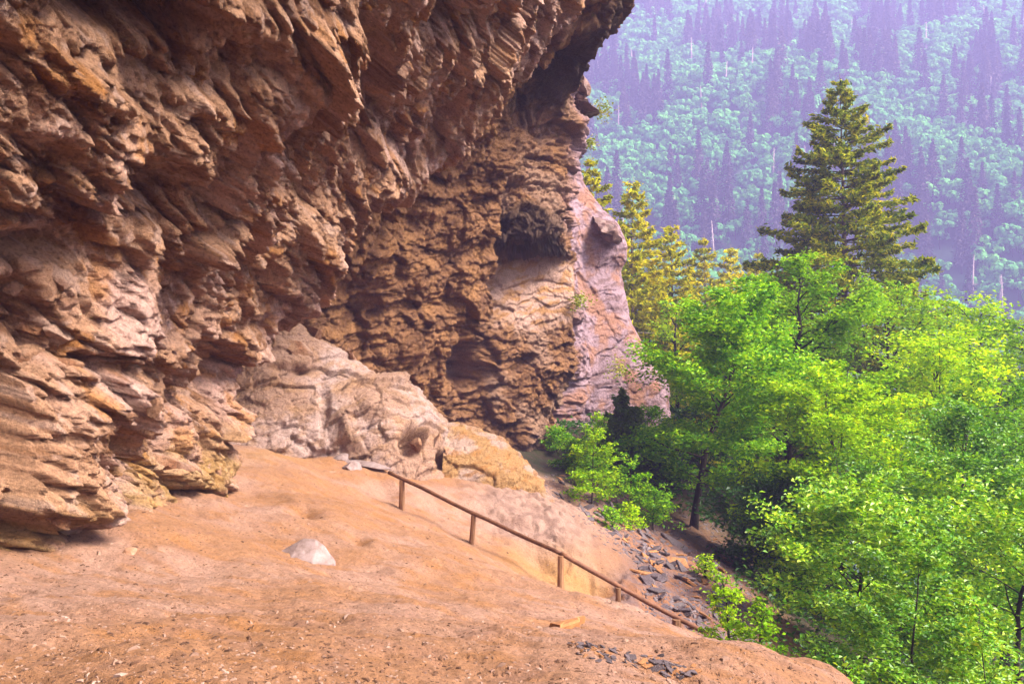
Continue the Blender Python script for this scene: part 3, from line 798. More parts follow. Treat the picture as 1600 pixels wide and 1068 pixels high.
sv = np.empty(len(shelf.data.vertices) * 3, np.float32); shelf.data.vertices.foreach_get('co', sv); sv = sv.reshape(230, 170, 3)[::3, ::3]
tS = BVHTree.FromPolygons([tuple(map(float, v)) for v in sv.reshape(-1, 3)], [tuple(int(i) for i in f) for f in grid_faces(*sv.shape[:2])])
for i, (px, py, w_, h_, rot) in enumerate([(655, 694, 30, 40, 10), (682, 690, 34, 44, -8), (700, 708, 30, 34, 20), (490, 525, 90, 26, 28), (545, 560, 80, 34, 30), (470, 545, 70, 34, 15), (560, 545, 60, 16, 40), (520, 512, 70, 14, 12)]):
    set_block(tS, shelf, px, py, w_, h_, rot, 640 + i, M['pale'] if i < 3 else M['block'], proud=0.15)

# ledges sticking out of the outer face, and the mossy lip
def ledge(px0, py0, px1, py1, D, thick, depth, seed):
    a, b_ = Vector(pix(px0, py0, D)), Vector(pix(px1, py1, D))
    mid, L = (a + b_) / 2, (b_ - a).length
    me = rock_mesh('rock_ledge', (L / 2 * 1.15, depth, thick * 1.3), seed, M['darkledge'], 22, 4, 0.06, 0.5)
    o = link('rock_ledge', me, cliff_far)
    o.matrix_world = Matrix.Translation(mid) @ Matrix.Rotation(-math.atan2(b_.z - a.z, b_.x - a.x), 4, 'Y')
    return o
ledge(880, 122, 934, 152, 37.6, 0.50, 1.4, 701)
ledge(880, 166, 945, 178, 37.6, 0.42, 1.4, 702)
ledge(880, 150, 925, 165, 37.8, 0.42, 1.3, 703)
ledge(880, 212, 926, 206, 37.6, 0.40, 1.2, 704)
ledge(880, 232, 922, 240, 37.8, 0.55, 1.2, 705)
ledge(925, 345, 982, 386, 44.2, 0.62, 1.7, 706)

# ------------------------------------------------------------------ handrail
hr = link('handrail', None, label='rusty brown handrail on short posts following the slope down to the gully', category='handrail')
rail_pts = [((607, 738), 20.3), ((660, 762), 19.8), ((740, 802), 19.0), ((800, 830), 18.5), ((876, 864), 17.6), ((966, 915), 17.3), ((1057, 964), 16.9), ((1105, 990), 16.6)]
rp = np.array([pix(a[0], a[1], D) for a, D in rail_pts])
p0_, _ = ground_pix(628, 797)
hr.location = (0, 0, 0)
def refine(p, n, seed, am):
    tt_ = np.linspace(0, len(p) - 1, n); i_ = np.clip(np.floor(tt_).astype(int), 0, len(p) - 2); f_ = (tt_ - i_)[:, None]
    q_ = p[i_] * (1 - f_) + p[i_ + 1] * f_
    return q_ + am * np.stack([perlin(q_.astype(np.float32) * 0.9 + s, seed + s) for s in (1, 2, 3)], 1)
for seg, sd_ in ((rp[:5], 1), (rp[4:], 2)):
    if sd_ == 1: seg = np.vstack([seg[:-1], seg[-1] + np.array([0.05, 0, -0.02])])
    V_, F_ = tube(refine(seg, 26, sd_, 0.014), 0.046 if sd_ == 1 else 0.05, 10, 0.05, sd_)
    link('rail', mesh_np('rail', V_, tris_from(F_), M['rail'], True), hr)
for px, pyt, D, rd in [(628, 748, 20.1, 0.075), (740, 803, 19.0, 0.062), (876, 866, 17.55, 0.07), (966, 916, 17.25, 0.062), (1057, 965, 16.85, 0.10)]:
    t_ = np.array(pix(px, pyt, D)); zg, _ = gz_at(t_[0], t_[1]); zg = min(zg, t_[2] - 0.3)
    lean = {740: -0.05, 876: 0.0}.get(px, 0.0)
    V_, F_ = tube([[t_[0] + lean, t_[1], zg - 0.25], [t_[0] + lean * 0.8, t_[1], zg + 0.05], [t_[0] + lean * 0.4, t_[1], (zg + t_[2]) / 2], [t_[0], t_[1], t_[2] - 0.02]], [rd * 1.05, rd, rd * 0.95, rd * 0.9], 9, 0.08, px)
    link('post', mesh_np('post', V_, tris_from(F_), M['post'], False), hr)

# ------------------------------------------------------------------ slates in the gully and the small patch on the path
rng = np.random.default_rng(5)
slate_m = [slab_mesh('slate_slab', (1, 0.6, 0.11), 40 + k, M['slate'] if k % 3 else M['rust']) for k in range(9)]
def slab_at(px, py, size, mesh, label, group, tilt=0.25, name='slate_slab', sink=0.0, rz=None, ymin=15.0):
    p, nn = ground_pix(px, py)
    if p is None or p.y > 40 or p.y < ymin: return
    o = link(name, mesh, label=label, category='slate slab', group=group, kind='thing')
    m_ = Vector((0, 0, 1)).rotation_difference(nn).to_matrix().to_4x4() @ Matrix.Rotation(rng.normal(0, 0.5) if rz is None else rz, 4, 'Z') @ Matrix.Rotation(rng.normal(0, tilt), 4, 'Y') @ Matrix.Rotation(rng.normal(0, tilt), 4, 'X')
    o.matrix_world = Matrix.Translation(p + nn * (0.06 * size - sink)) @ m_ @ Matrix.Scale(size, 4)
for k in range(255):
    while True:
        px, py = rng.uniform(860, 1150), rng.uniform(740, 985)
        c_ = 738 + (px - 860) * 0.42
        if c_ - 10 < py < c_ + 150 and px > min(862 + 1.15 * (py - 765), 1005) + rng.normal(0, 7): break
    s_, k_ = rng.choice([0.10, 0.16, 0.24, 0.34], p=[.3, .35, .25, .1]), rng.integers(9)
    slab_at(px, py, s_, slate_m[k_], f"{ {0.10: 'very small', 0.16: 'small', 0.24: 'medium', 0.34: 'large'}[float(s_)] } {'grey' if k_ % 3 else 'rust brown'} slate slab among the scree in the gully beside the handrail", 'slate slabs littering the gully')
slab_at(1050, 846, 0.5, slate_m[1], 'largest grey slate slab tilted below the tree trunk in the gully', None, 0.1, rz=-0.5)
slab_at(1003, 835, 0.42, slate_m[2], 'long dark slate slab at the upper end of the gully', None, 0.1, rz=-1.0)
slab_at(1058, 880, 0.5, slate_m[3], 'rust brown slab leaning in the middle of the gully', None, 0.2, rz=-0.8)
slab_at(1005, 896, 0.42, slate_m[0], 'rusty orange slab lying flat in the lower gully', None, 0.1, rz=0.1)
for k in range(120):
    t_ = rng.uniform(0, 1)
    px = 890 + 190 * t_ + rng.normal(0, 10); py = 1008 + 40 * t_ + rng.normal(0, 7)
    k_ = rng.integers(9)
    slab_at(px, py, rng.choice([0.022, 0.034, 0.052], p=[.4, .4, .2]), slate_m[k_], f"small {'grey' if k_ % 3 else 'rust brown'} slate flake in the dark patch on the dirt path", 'slate flakes on the path', 0.3, 'slate_flake', ymin=3)
# loose chips, crumbs of earth and twigs over the whole slope
def scatter(name, mat, n, size, seed, flat, label, region=None, per=1):
    rng = np.random.default_rng(seed)
    Vs, Fs, o_ = [], [], 0
    base = np.array([[-1, -0.6, -0.3], [0.9, -0.7, -0.3], [1, 0.5, -0.3], [-0.8, 0.7, -0.3], [-0.5, -0.3, 0.6], [0.5, -0.4, 0.5], [0.3, 0.4, 0.65], [-0.5, 0.3, 0.5]])
    fc = np.array([(4, 5, 6), (4, 6, 7), (0, 1, 5), (0, 5, 4), (1, 2, 6), (1, 6, 5), (2, 3, 7), (2, 7, 6), (3, 0, 4), (3, 4, 7)])
    for k in range(n):
        py = 1080 - 330 * rng.power(0.8) if region is None else rng.uniform(region[2], region[3])
        px = rng.uniform(-60, 1330) if region is None else rng.uniform(region[0], region[1])
        if region is not None and px < min(858 + 1.15 * (py - 765), 1005) + rng.normal(0, 10): continue
        p, nn = ground_pix(px, py)
        if p is None or p.y > (34 if region else 26) or (p.x > 4.5 and region is None) or (region and p.y < 15): continue
        s = size * rng.lognormal(0, 0.5)
        v = base * (1 + 0.35 * rng.uniform(-1, 1, (8, 3))) * s * np.array([1, 0.7, flat])
        a = rng.normal(0.3, 0.8); c, s_ = math.cos(a), math.sin(a)
        v = v @ np.array([[c, s_, 0], [-s_, c, 0], [0, 0, 1]])
        q_ = np.array(Vector((0, 0, 1)).rotation_difference(nn).to_matrix())
        Vs.append(v @ q_.T + np.array(p)); Fs.append(fc + o_); o_ += 8
    link(name, mesh_np(name, np.concatenate(Vs), np.concatenate(Fs), mat, False), kind='stuff', label=label, category='gravel')
scatter('gravel', M['chips'], 3000, 0.009, 11, 0.6, 'small pale stone chips strewn over the dirt slope')
scatter('litter', M['twig'], 5000, 0.009, 12, 0.5, 'dark crumbs of bark and earth strewn over the dirt slope')
scatter('scree_gravel', M['slate'], 6500, 0.038, 13, 0.35, 'fine slate rubble filling the gully', (850, 1180, 735, 1000))

# ------------------------------------------------------------------ trees
def leaf_quads(C_, size, rng, up=0.75, asp=0.55, fold=0.18, droop=0.35, direction=None, normal=None):
    """pointed folded leaves at centres C_"""
    n_ = len(C_)
    nr = rng.normal(size=(n_, 3)) * (1 - up); nr[:, 2] += up if normal is None else 0; nr += 0 if normal is None else normal * up; nr /= np.linalg.norm(nr, axis=1, keepdims=True)
    a = rng.uniform(0, 2 * math.pi, n_)
    dr = np.stack([np.cos(a), np.sin(a), -droop * np.ones(n_)], 1) if direction is None else direction + 0.6 * rng.normal(size=(n_, 3))
    dr = dr - (dr * nr).sum(1, keepdims=True) * nr * 0.8
    dr /= np.linalg.norm(dr, axis=1, keepdims=True) + 1e-9
    sd_ = np.cross(nr, dr); sd_ /= np.linalg.norm(sd_, axis=1, keepdims=True) + 1e-9
    s = (np.asarray(size) * rng.uniform(0.65, 1.25, n_))[:, None]
    b_ = C_ - dr * s * 0.5; tp = C_ + dr * s * 0.5
    lf = C_ + sd_ * s * asp * 0.5 + nr * s * fold - dr * s * 0.06; rt = C_ - sd_ * s * asp * 0.5 + nr * s * fold - dr * s * 0.06
    V = np.stack([b_, rt, tp, lf], 1).reshape(-1, 3)
    i_ = np.arange(n_)[:, None] * 4
    return V, np.concatenate([i_ + np.array([[0, 1, 2]]), i_ + np.array([[0, 2, 3]])], 1).reshape(-1, 3)

def broadleaf(seed, Ht, Rc, cb, nleaf, leaf, lean=(0, 0), npri=26, trunk_r=None, forks=0, layer=0.5, dens_top=1.0, shape='round'):
    """trunk, limbs and leafy sprays of a tree Ht tall with crown radius Rc starting at cb*Ht"""
    rng = np.random.default_rng(seed)
    tr = trunk_r or Ht * 0.014
    k = np.linspace(0, 1, 12)
    wob = np.cumsum(rng.normal(0, 0.012 * Ht, (12, 2)), 0); wob -= wob[0]
    tp = np.stack([lean[0] * k ** 1.3 + wob[:, 0] * k, lean[1] * k ** 1.3 + wob[:, 1] * k, k * Ht * 0.96], 1)
    tp[0, 2] = -0.35
    wood = [tube(tp, tr * (1.25 - 1.1 * k) * np.where(k < 0.05, 1.35, 1), 8, 0.08, seed)]
    tips, tdir = [], []
    def trunk_at(f):
        return np.array([np.interp(f, k, tp[:, j]) for j in range(3)])
    secs = []
    for i in range(npri):
        f = cb + (0.98 - cb) * (i + rng.uniform(0, 1)) / npri
        g = (f - cb) / (1 - cb)
        if shape == 'round': L = Rc * (0.35 + 0.95 * math.sin(math.pi * min(1, 0.22 + 0.76 * g)))
        elif shape == 'bush': L = Rc * (1.1 - 0.75 * g)
        else: L = Rc * (1.05 - 0.85 * g ** 1.4)
        L *= rng.uniform(0.7, 1.15)
        az = i * 2.399 + rng.normal(0, 0.4); el = R(8 + 50 * g + rng.normal(0, 9))
        d0 = np.array([math.cos(az) * math.cos(el), math.sin(az) * math.cos(el), math.sin(el)])
        b0 = trunk_at(f)
        ss = np.linspace(0, 1, 6)
        cur = np.array([0, 0, 1.0]) * (0.16 * L)
        bp = b0 + ss[:, None] * d0 * L + (ss ** 2)[:, None] * cur * rng.uniform(-0.9, 0.8) + np.cumsum(rng.normal(0, 0.02 * L, (6, 3)), 0)
        wood.append(tube(bp, np.maximum(tr * 0.42 * (1 - 0.6 * g) * (1 - 0.85 * ss), 0.006), 5))
        ns = max(4, int(5 + 4 * L / Rc))
        for j in range(ns):
            s0 = 0.25 + 0.75 * (j + rng.uniform(0, 1)) / ns
            pb = np.array([np.interp(s0, ss, bp[:, q]) for q in range(3)])
            sg = 1 if j % 2 else -1
            an = az + sg * rng.uniform(0.35, 1.1)
            e2 = el * 0.4 + rng.normal(0, 0.2)
            d2 = np.array([math.cos(an) * math.cos(e2), math.sin(an) * math.cos(e2), math.sin(e2)])
            L2 = L * rng.uniform(0.28, 0.5) * (1.15 - 0.5 * s0)
            s2 = np.linspace(0, 1, 4)
            sp = pb + s2[:, None] * d2 * L2 - (s2 ** 2)[:, None] * np.array([0, 0, 0.12 * L2])
            wood.append(tube(sp, np.maximum(tr * 0.13 * (1 - 0.8 * s2), 0.004), 4))
            secs.append((sp, L2, d2))
    wts = np.array([s[1] for s in secs]); wts /= wts.sum()
    pick = rng.choice(len(secs), nleaf, p=wts)
    t_ = rng.uniform(0.05, 1.12, nleaf)
    A0 = np.array([s[0][0] for s in secs])[pick]; A1 = np.array([s[0][-1] for s in secs])[pick]
    L2s = np.array([s[1] for s in secs])[pick]; D2 = np.array([s[2] for s in secs])[pick]
    sprd = (0.20 * L2s + 0.05)[:, None] * np.array([1, 1, layer])
    Cn = A0 + (A1 - A0) * t_[:, None] + rng.normal(size=(nleaf, 3)) * sprd
    Cn = Cn[Cn[:, 2] > 0.05]
    lv = leaf_quads(Cn, leaf, rng, 0.62)
    return join([(v, tris_from(f)) for v, f in wood]), lv

def conifer(seed, Ht, Rb, nwh, leafn, cb=0.12, droop=0.25, ragged=0.25, tuft=0.22, irregular=0.0):
    """trunk with whorls of boughs carrying needle sprays"""
    rng = np.random.default_rng(seed)
    k = np.linspace(0, 1, 14)
    tp = np.stack([0.02 * Ht * np.sin(k * 3 + seed) * k * (1 - k) * 2, 0 * k, k * Ht], 1); tp[0, 2] = -0.5
    wood = [tube(tp, np.maximum(Ht * 0.011 * (1 - k), 0.012) * 1.2, 8, 0.06, seed)]
    Cs, Ds, Ss = [], [], []
    for i in range(nwh):
        g = (i + 0.5) / nwh
        f = cb + (0.985 - cb) * g
        nb = 6 if g < 0.85 else 5
        for j in range(nb):
            az = j * 2 * math.pi / nb + i * 0.9 + rng.normal(0, 0.25)
            L = Rb * ((1 - g) ** 0.82 * (0.93 + 0.15 * math.sin(i * 1.7 + az)) + 0.03) * rng.uniform(1 - ragged, 1 + ragged * 0.5)
            if rng.uniform() < irregular: L *= rng.uniform(0.35, 0.7)
            z0 = f * Ht + rng.normal(0, 0.12 * Ht / nwh)
            rise = 0.50 * (g - 0.35)
            ss = np.linspace(0, 1, 7)
            zz = L * (rise * ss - droop * (1 - 0.6 * g) * ss ** 2 * 1.4 + 0.28 * droop * ss ** 4 * 2)
            d0 = np.array([math.cos(az), math.sin(az)])
            bp = np.c_[np.interp(z0 / Ht, k, tp[:, 0]) + d0[0] * L * ss, d0[1] * L * ss, z0 + zz]
            wood.append(tube(bp, np.maximum(0.022 * L ** 0.6 * (1 - 0.85 * ss), 0.006), 4))
            m_ = max(5, int(leafn * L / Rb))
            t_ = rng.uniform(0.18, 1.03, m_) ** 0.85
            base = np.stack([np.interp(t_, ss, bp[:, q]) for q in range(3)], 1)
            sg = rng.choice([-1, 1], m_)
            wid = 0.34 * L * (1.04 - t_) * rng.uniform(0.0, 1, m_)
            lat = np.array([-d0[1], d0[0]])
            off = np.c_[(sg * wid)[:, None] * lat + (0.5 * wid)[:, None] * d0, -0.10 * wid + rng.normal(0, 0.04 + 0.012 * L, m_)]
            Cs.append(base + off)
            dd = np.c_[d0[0] * 0.9 + sg * lat[0] * 0.6, d0[1] * 0.9 + sg * lat[1] * 0.6, rng.normal(0.05, 0.25, m_)]
            Ds.append(dd); Ss.append(np.full(m_, tuft))
    C_ = np.concatenate(Cs); D_ = np.concatenate(Ds)
    V, Fc = leaf_quads(C_, tuft, rng, 0.35, 0.34, 0.08, direction=D_)
    V2, F2 = leaf_quads(C_ + rng.normal(0, tuft * 0.2, C_.shape), tuft * 0.9, rng, 0.1, 0.30, 0.05, direction=D_)
    return join([(v, tris_from(f)) for v, f in wood]), join([(V, Fc), (V2, F2)])

def build_tree(name, wl, barkm, leafm, x, y, z, label, cat, group=None, rz=0, crown='crown', trunk='trunk', sc=1.0):
    wood, lv = wl
    o = link(name, None, loc=(x, y, z), label=label, category=cat, group=group)
    o.rotation_euler = (0, 0, rz); o.scale = (sc,) * 3
    a = wood if isinstance(wood, bpy.types.Mesh) else mesh_np(trunk, wood[0], wood[1], barkm, True)
    b_ = lv if isinstance(lv, bpy.types.Mesh) else mesh_np(crown, lv[0], lv[1], leafm, False)
    link(trunk, a, o); link(crown, b_, o)
    return o
def tree_px(px, D, top):
    x = (px - 800) / F * D; z = gz_at(x, D)[0] if D < 48 else h1(x, D)
    return x, D, z, (534 - top) / F * D - z

# (px, distance, top pixel, crown width px, crown base fraction, leaves, leaf size, material, label, extra)
BL = [
    (1083, 32, 452, 220, 0.20, 20000, 0.17, 'green', 'green broadleaf tree with a leaning dark trunk rooted at the top of the gully', dict(lean=(2.0, 0.0), trunk_r=0.125, shape='round', npri=34)),
    (1232, 36, 424, 230, 0.30, 17000, 0.18, 'lime', 'bright lime green tree with the highest broadleaf crown, in front of the tall spruce', dict(trunk_r=0.2)),
    (1160, 39, 505, 190, 0.25, 9000, 0.19, 'green', 'green tree filling the gap between the leaning tree and the bright lime tree', {}),
    (1395, 43, 432, 230, 0.25, 13000, 0.20, 'lime', 'lime green tree whose top overlaps the lower boughs of the tall spruce', {}),
    (1505, 45, 474, 250, 0.25, 13000, 0.20, 'lime', 'yellow green tree between the spruce side crown and the last tree of the hillside', {}),
    (1610, 41, 492, 260, 0.25, 12000, 0.20, 'lime', 'yellow green tree farthest along the hillside from the cliff', {}),
    (1450, 34, 545, 290, 0.25, 15000, 0.17, 'lime', 'broad bright green tree in the middle of the hillside stand', {}),
    (1318, 27, 585, 250, 0.25, 16000, 0.145, 'lime', 'yellow tipped young tree with several thin dark stems above the leafy bush', dict(trunk_r=0.09)),
    (1570, 30, 590, 270, 0.22, 14000, 0.15, 'green', 'green tree with layered sprays beside the broad bright tree', {}),
    (1690, 27, 560, 280, 0.22, 11000, 0.15, 'green', 'green tree at the outer end of the hillside stand', {}),
    (1480, 23.5, 650, 250, 0.25, 14000, 0.13, 'bush', 'slender tree with a thin dark stem behind the leafy bush', dict(trunk_r=0.08)),
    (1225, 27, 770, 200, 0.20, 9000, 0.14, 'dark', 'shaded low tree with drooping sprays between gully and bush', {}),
    (1345, 19.5, 785, 240, 0.15, 11000, 0.12, 'bush', 'young tree standing just behind the leafy bush', dict(trunk_r=0.06)),
    (1590, 18, 770, 260, 0.15, 12000, 0.115, 'bush', 'glossy green young tree beside the leafy bush', dict(trunk_r=0.07)),
    (1005, 62, 392, 120, 0.15, 8000, 0.26, 'lime', 'lime green tree tucked behind the end of the lilac cliff', {}),
    (1050, 56, 470, 150, 0.15, 8000, 0.25, 'lime', 'yellow green tree between the lilac cliff and the leaning tree', {}),
]
for i, (px, D, top, wpx, cb, nl, lf, mt, lab, ex) in enumerate(BL):
    x, y, z, ht = tree_px(px, D, top)
    build_tree('broadleaf_tree', broadleaf(900 + i, ht, wpx / 2 * D / F, cb, int(nl * 1.25), lf * 1.12, **ex), M['bark'], M[mt], x, y, z, lab, 'tree', 'broadleaf trees on the hillside')
# bushes and saplings
for i, (px, D, top, wpx, nl, lf, mt, lab, nm) in enumerate([
    (1425, 14, 838, 360, 15000, 0.095, 'bush', 'big leafy green bush at the foot of the dirt slope', 'leafy_bush'),
    (1530, 11.5, 925, 260, 6500, 0.085, 'bush', 'glossy leaved bush growing below the big leafy bush', 'leafy_bush'),
    (1140, 15, 902, 95, 1700, 0.085, 'lime', 'lime green sapling clump at the lower end of the handrail', 'sapling'),
    (1185, 14.2, 940, 95, 1500, 0.085, 'lime', 'low yellow green sapling beside the lime sapling clump', 'sapling'),
    (925, 28, 672, 110, 2600, 0.12, 'lime', 'bright green shrub at the foot of the cliff above the gully', 'shrub'),
    (985, 29, 722, 100, 2000, 0.12, 'green', 'spreading green shrub on the gully rim below the dark hemlock', 'shrub'),
    (957, 24.5, 800, 55, 700, 0.10, 'green', 'small green shrub clinging to the gully edge behind the handrail', 'shrub'),
    (1102, 22, 868, 46, 420, 0.10, 'lime', 'tiny yellow green plant among the slates', 'plant'),
    (1325, 9.2, 1030, 60, 300, 0.07, 'bush', 'small plant on the edge of the dirt path', 'plant'),
    (900, 34, 690, 70, 1300, 0.14, 'green', 'low green shrub in the notch between the buttress foot and the gully', 'shrub'),
    (870, 37, 672, 70, 1300, 0.15, 'green', 'low shrub tucked under the foot of the brown buttress', 'shrub'),
    (945, 36, 650, 90, 2200, 0.15, 'lime', 'bright shrub between the buttress foot and the dark hemlock', 'shrub'),
    (930, 31, 722, 90, 1500, 0.13, 'green', 'ferny green shrub on the slates below the bright shrub', 'shrub'),
    (1020, 28, 768, 90, 1500, 0.12, 'green', 'trailing green shrub hanging over the upper slates', 'shrub'),
    (985, 26.5, 790, 50, 700, 0.11, 'lime', 'small bright shrub rooted among the upper slates', 'shrub'),
    (1040, 35, 690, 130, 2600, 0.15, 'green', 'dense green shrub between the hemlock and the leaning tree', 'shrub'),
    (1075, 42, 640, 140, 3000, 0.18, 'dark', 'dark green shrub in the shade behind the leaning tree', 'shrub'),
    (1010, 38, 640, 110, 2600, 0.16, 'green', 'green shrub against the lilac cliff behind the hemlock', 'shrub')]):
    x, y, z, ht = tree_px(px, D, top)
    build_tree(nm, broadleaf(950 + i, max(ht, 0.5), wpx / 2 * D / F, 0.04, nl, lf, npri=18, trunk_r=0.03 if D > 12 else 0.02, shape='bush'), M['bark'], M[mt], x, y, z, lab, 'bush' if 'bush' in nm else nm, None, crown='foliage', trunk='stem')
# the tall spruce and its neighbours
x, y, z, ht = tree_px(1312, 50, 116)
build_tree('spruce_tree', conifer(31, ht, 10.3, 50, 350, 0.16, 0.26, 0.24, 0.42, 0.12), M['greybark'], M['spruce'], x, y, z, 'tall olive green spruce towering above the broadleaf trees', 'spruce')
firs = [('fir_tree', conifer(33, 26, 7.2, 34, 170, 0.15, 0.25, 0.3, 0.50, 0.15)), ('fir_tree', conifer(34, 26, 6.2, 36, 150, 0.15, 0.22, 0.3, 0.48, 0.1))]
firm = [(mesh_np('trunk', w_[0], w_[1], M['greybark'], True), mesh_np('crown', l_[0], l_[1], M['fir'], False)) for _, (w_, l_) in firs]
for i, (px, D, top, lab) in enumerate([(990, 60, 276, 'yellow green fir with the tallest point beside the lilac cliff'), (922, 56, 240, 'fir half hidden behind the mossy ledges of the cliff'), (1048, 64, 346, 'golden fir between the tallest fir and the far row'),
                                       (1100, 72, 366, 'slim golden fir in the far row of the stand'), (1142, 76, 382, 'thin dark tipped fir in the far row of the stand'), (1185, 82, 388, 'greenish fir under the lowest boughs of the tall spruce'),
                                       (1015, 62, 420, 'low golden fir in front of the tallest fir'), (1075, 66, 440, 'short golden fir in front of the far row')]):
    x = (px - 800) / F * D; z = h1(x, D); ht = (534 - top) / F * D - z
    a, b_ = firm[i % 2]
    build_tree('fir_tree', (a, b_), None, None, x, D, z, lab, 'fir', 'firs beyond the end of the cliff', rz=i * 1.3, sc=ht / 26)
x, y, z, ht = tree_px(972, 34, 606)
build_tree('hemlock_tree', conifer(36, ht, 2.0, 26, 90, 0.03, 0.35, 0.5, 0.26, 0.35), M['bark'], M['hemlock'], x, y, z, 'small dark hemlock standing against the foot of the cliff', 'hemlock')
# moss tufts on the ledges
for i, (px, py, D, s) in enumerate([(940, 172, 39, 0.28), (921, 224, 38.8, 0.2), (967, 576, 44, 0.35), (905, 470, 37.6, 0.25)]):
    rng = np.random.default_rng(70 + i)
    c_ = np.array(pix(px, py, D)) + rng.normal(0, s, (160, 3)) * np.array([1, 1, 0.8])
    v_, f_ = leaf_quads(c_, 0.16, rng, 0.4)
    link('moss_tuft', mesh_np('moss_tuft', v_, f_, M['moss'], False), kind='stuff', label='yellow green moss tuft growing on the cliff ledge', category='moss')
# ground cover under the trees
rng = np.random.default_rng(77)
c_ = []
n_ = 34000
ux = rng.uniform(2, 34, n_); uy = rng.uniform(8, 56, n_)
ok = (ux - 0.14 * uy > 2.6 + 0.6 * np.sin(uy * 0.7)) & ~((uy < 33) & (ux < 0.25 * uy + 0.4)) | ((uy > 33.5) & (uy < 46) & (ux > 2.2))
ux, uy = ux[ok], uy[ok]
uz = H(ux, uy) + 0.05 + rng.exponential(0.35, len(ux)) * (0.5 + 0.5 * np.sin(ux * 1.3) * np.cos(uy * 1.1)) ** 2 + 0.12
v_, f_ = leaf_quads(np.c_[ux, uy, uz], np.clip(0.008 * uy, 0.08, 0.26), rng, 0.55)
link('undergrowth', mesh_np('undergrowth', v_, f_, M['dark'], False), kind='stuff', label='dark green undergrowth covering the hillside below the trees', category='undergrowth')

# ------------------------------------------------------------------ forest on the mountainside
def far_broad(seed):
    rng = np.random.default_rng(seed)
    Cs, Ns = [], []
    for k in range(9):
        c = rng.normal(0, 1, 3) * np.array([2.3, 2.3, 1.8]) + np.array([0, 0, 7.2])
        r_ = rng.uniform(1.5, 2.5)
        dd = rng.normal(size=(28, 3)); dd /= np.linalg.norm(dd, axis=1, keepdims=True)
        dd = dd[dd[:, 2] > -0.45]
        Cs.append(np.c_[c + dd * r_ * rng.uniform(0.85, 1.05, (len(dd), 1))]); Ns.append(dd)
    C_ = np.concatenate(Cs)
    lv = leaf_quads(C_, 1.9, rng, 0.86, 1.0, -0.08, normal=np.concatenate(Ns))
    tr_ = tube([[0, 0, -2], [0.1, 0, 3], [0, 0.2, 7]], [0.25, 0.2, 0.08], 5)
    return mesh_np('trunk', tr_[0], tris_from(tr_[1]), M['bark'], True), mesh_np('crown', lv[0], lv[1], M['farleaf'], False)
def far_conifer(seed, sl=1.0):
    rng = np.random.default_rng(seed)
    Cs, Ds = [], []
    for i in range(24):
        g = i / 23; L = 4.3 * sl * (1 - g) ** 0.8 + 0.15
        for j in range(9):
            az = j * 0.698 + i + rng.normal(0, 0.2); L_ = L * rng.uniform(0.7, 1.1)
            for s in (0.35, 0.75):
                Cs.append([math.cos(az) * L_ * s, math.sin(az) * L_ * s, 3.5 + 18.5 * g - 0.35 * L_ * s]); Ds.append([math.cos(az), math.sin(az), -0.45])
    lv = leaf_quads(np.array(Cs), 1.5, rng, 0.4, 0.5, 0.1, direction=np.array(Ds) * 1.5)
    tr_ = tube([[0, 0, -2], [0, 0, 10], [0, 0, 22]], [0.3, 0.18, 0.03], 5)
    return mesh_np('trunk', tr_[0], tris_from(tr_[1]), M['bark'], True), mesh_np('crown', lv[0], lv[1], M['farfir'], False)
def snag(seed):
    rng = np.random.default_rng(seed)
    ps = [tube([[0, 0, -2], [0.2, 0, 10], [0.3, 0.2, 21]], [0.6, 0.42, 0.12], 6)]
    for i in range(34):
        zz = rng.uniform(5, 20); az = rng.uniform(0, 6.28); L = rng.uniform(0.5, 1) * (23 - zz) * 0.16
        ps.append(tube([[0.2, 0, zz], [0.2 + math.cos(az) * L, math.sin(az) * L, zz - 0.2 * L]], [0.18, 0.06], 3))
    V_, F_ = join([(v, tris_from(f)) for v, f in ps])
    return mesh_np('dead_tree', V_, F_, M['snag'], True)
fb = [far_broad(800 + k) for k in range(4)]; fc_ = [far_conifer(820, 1.0), far_conifer(821, 0.75), far_conifer(822, 0.9)]; sn = [snag(830 + k) for k in range(3)]
rng = np.random.default_rng(99)
def hill_points(n, dens):
    xs = rng.uniform(-20, 430, n); ys = rng.uniform(235, 660, n)
    zs = valley(xs, ys)
    px, py = 800 + F * xs / ys, 534 - F * zs / ys
    k = (px > 850) & (px < 1690) & (py > -70) & (py < 600) & (rng.uniform(0, 1, n) < dens(xs, ys))
    return np.c_[xs, ys, zs, px, py][k]
pat = lambda xs, ys: perlin(np.stack([xs / 38, ys / 55, 0 * xs], 1), 71) + 0.5 * perlin(np.stack([xs / 14, ys / 18, 0 * xs], 1), 72)
pc = hill_points(6500, lambda xs, ys: 0.04 + 0.45 * sstep(-0.05, 0.3, pat(xs, ys)) * (0.35 + 0.65 * sstep(300, 480, ys)))
pb = hill_points(12000, lambda xs, ys: 0.22 + 0.65 * sstep(0.30, -0.10, pat(xs, ys)))
ps_ = hill_points(260, lambda xs, ys: 0.5 + 0 * xs)
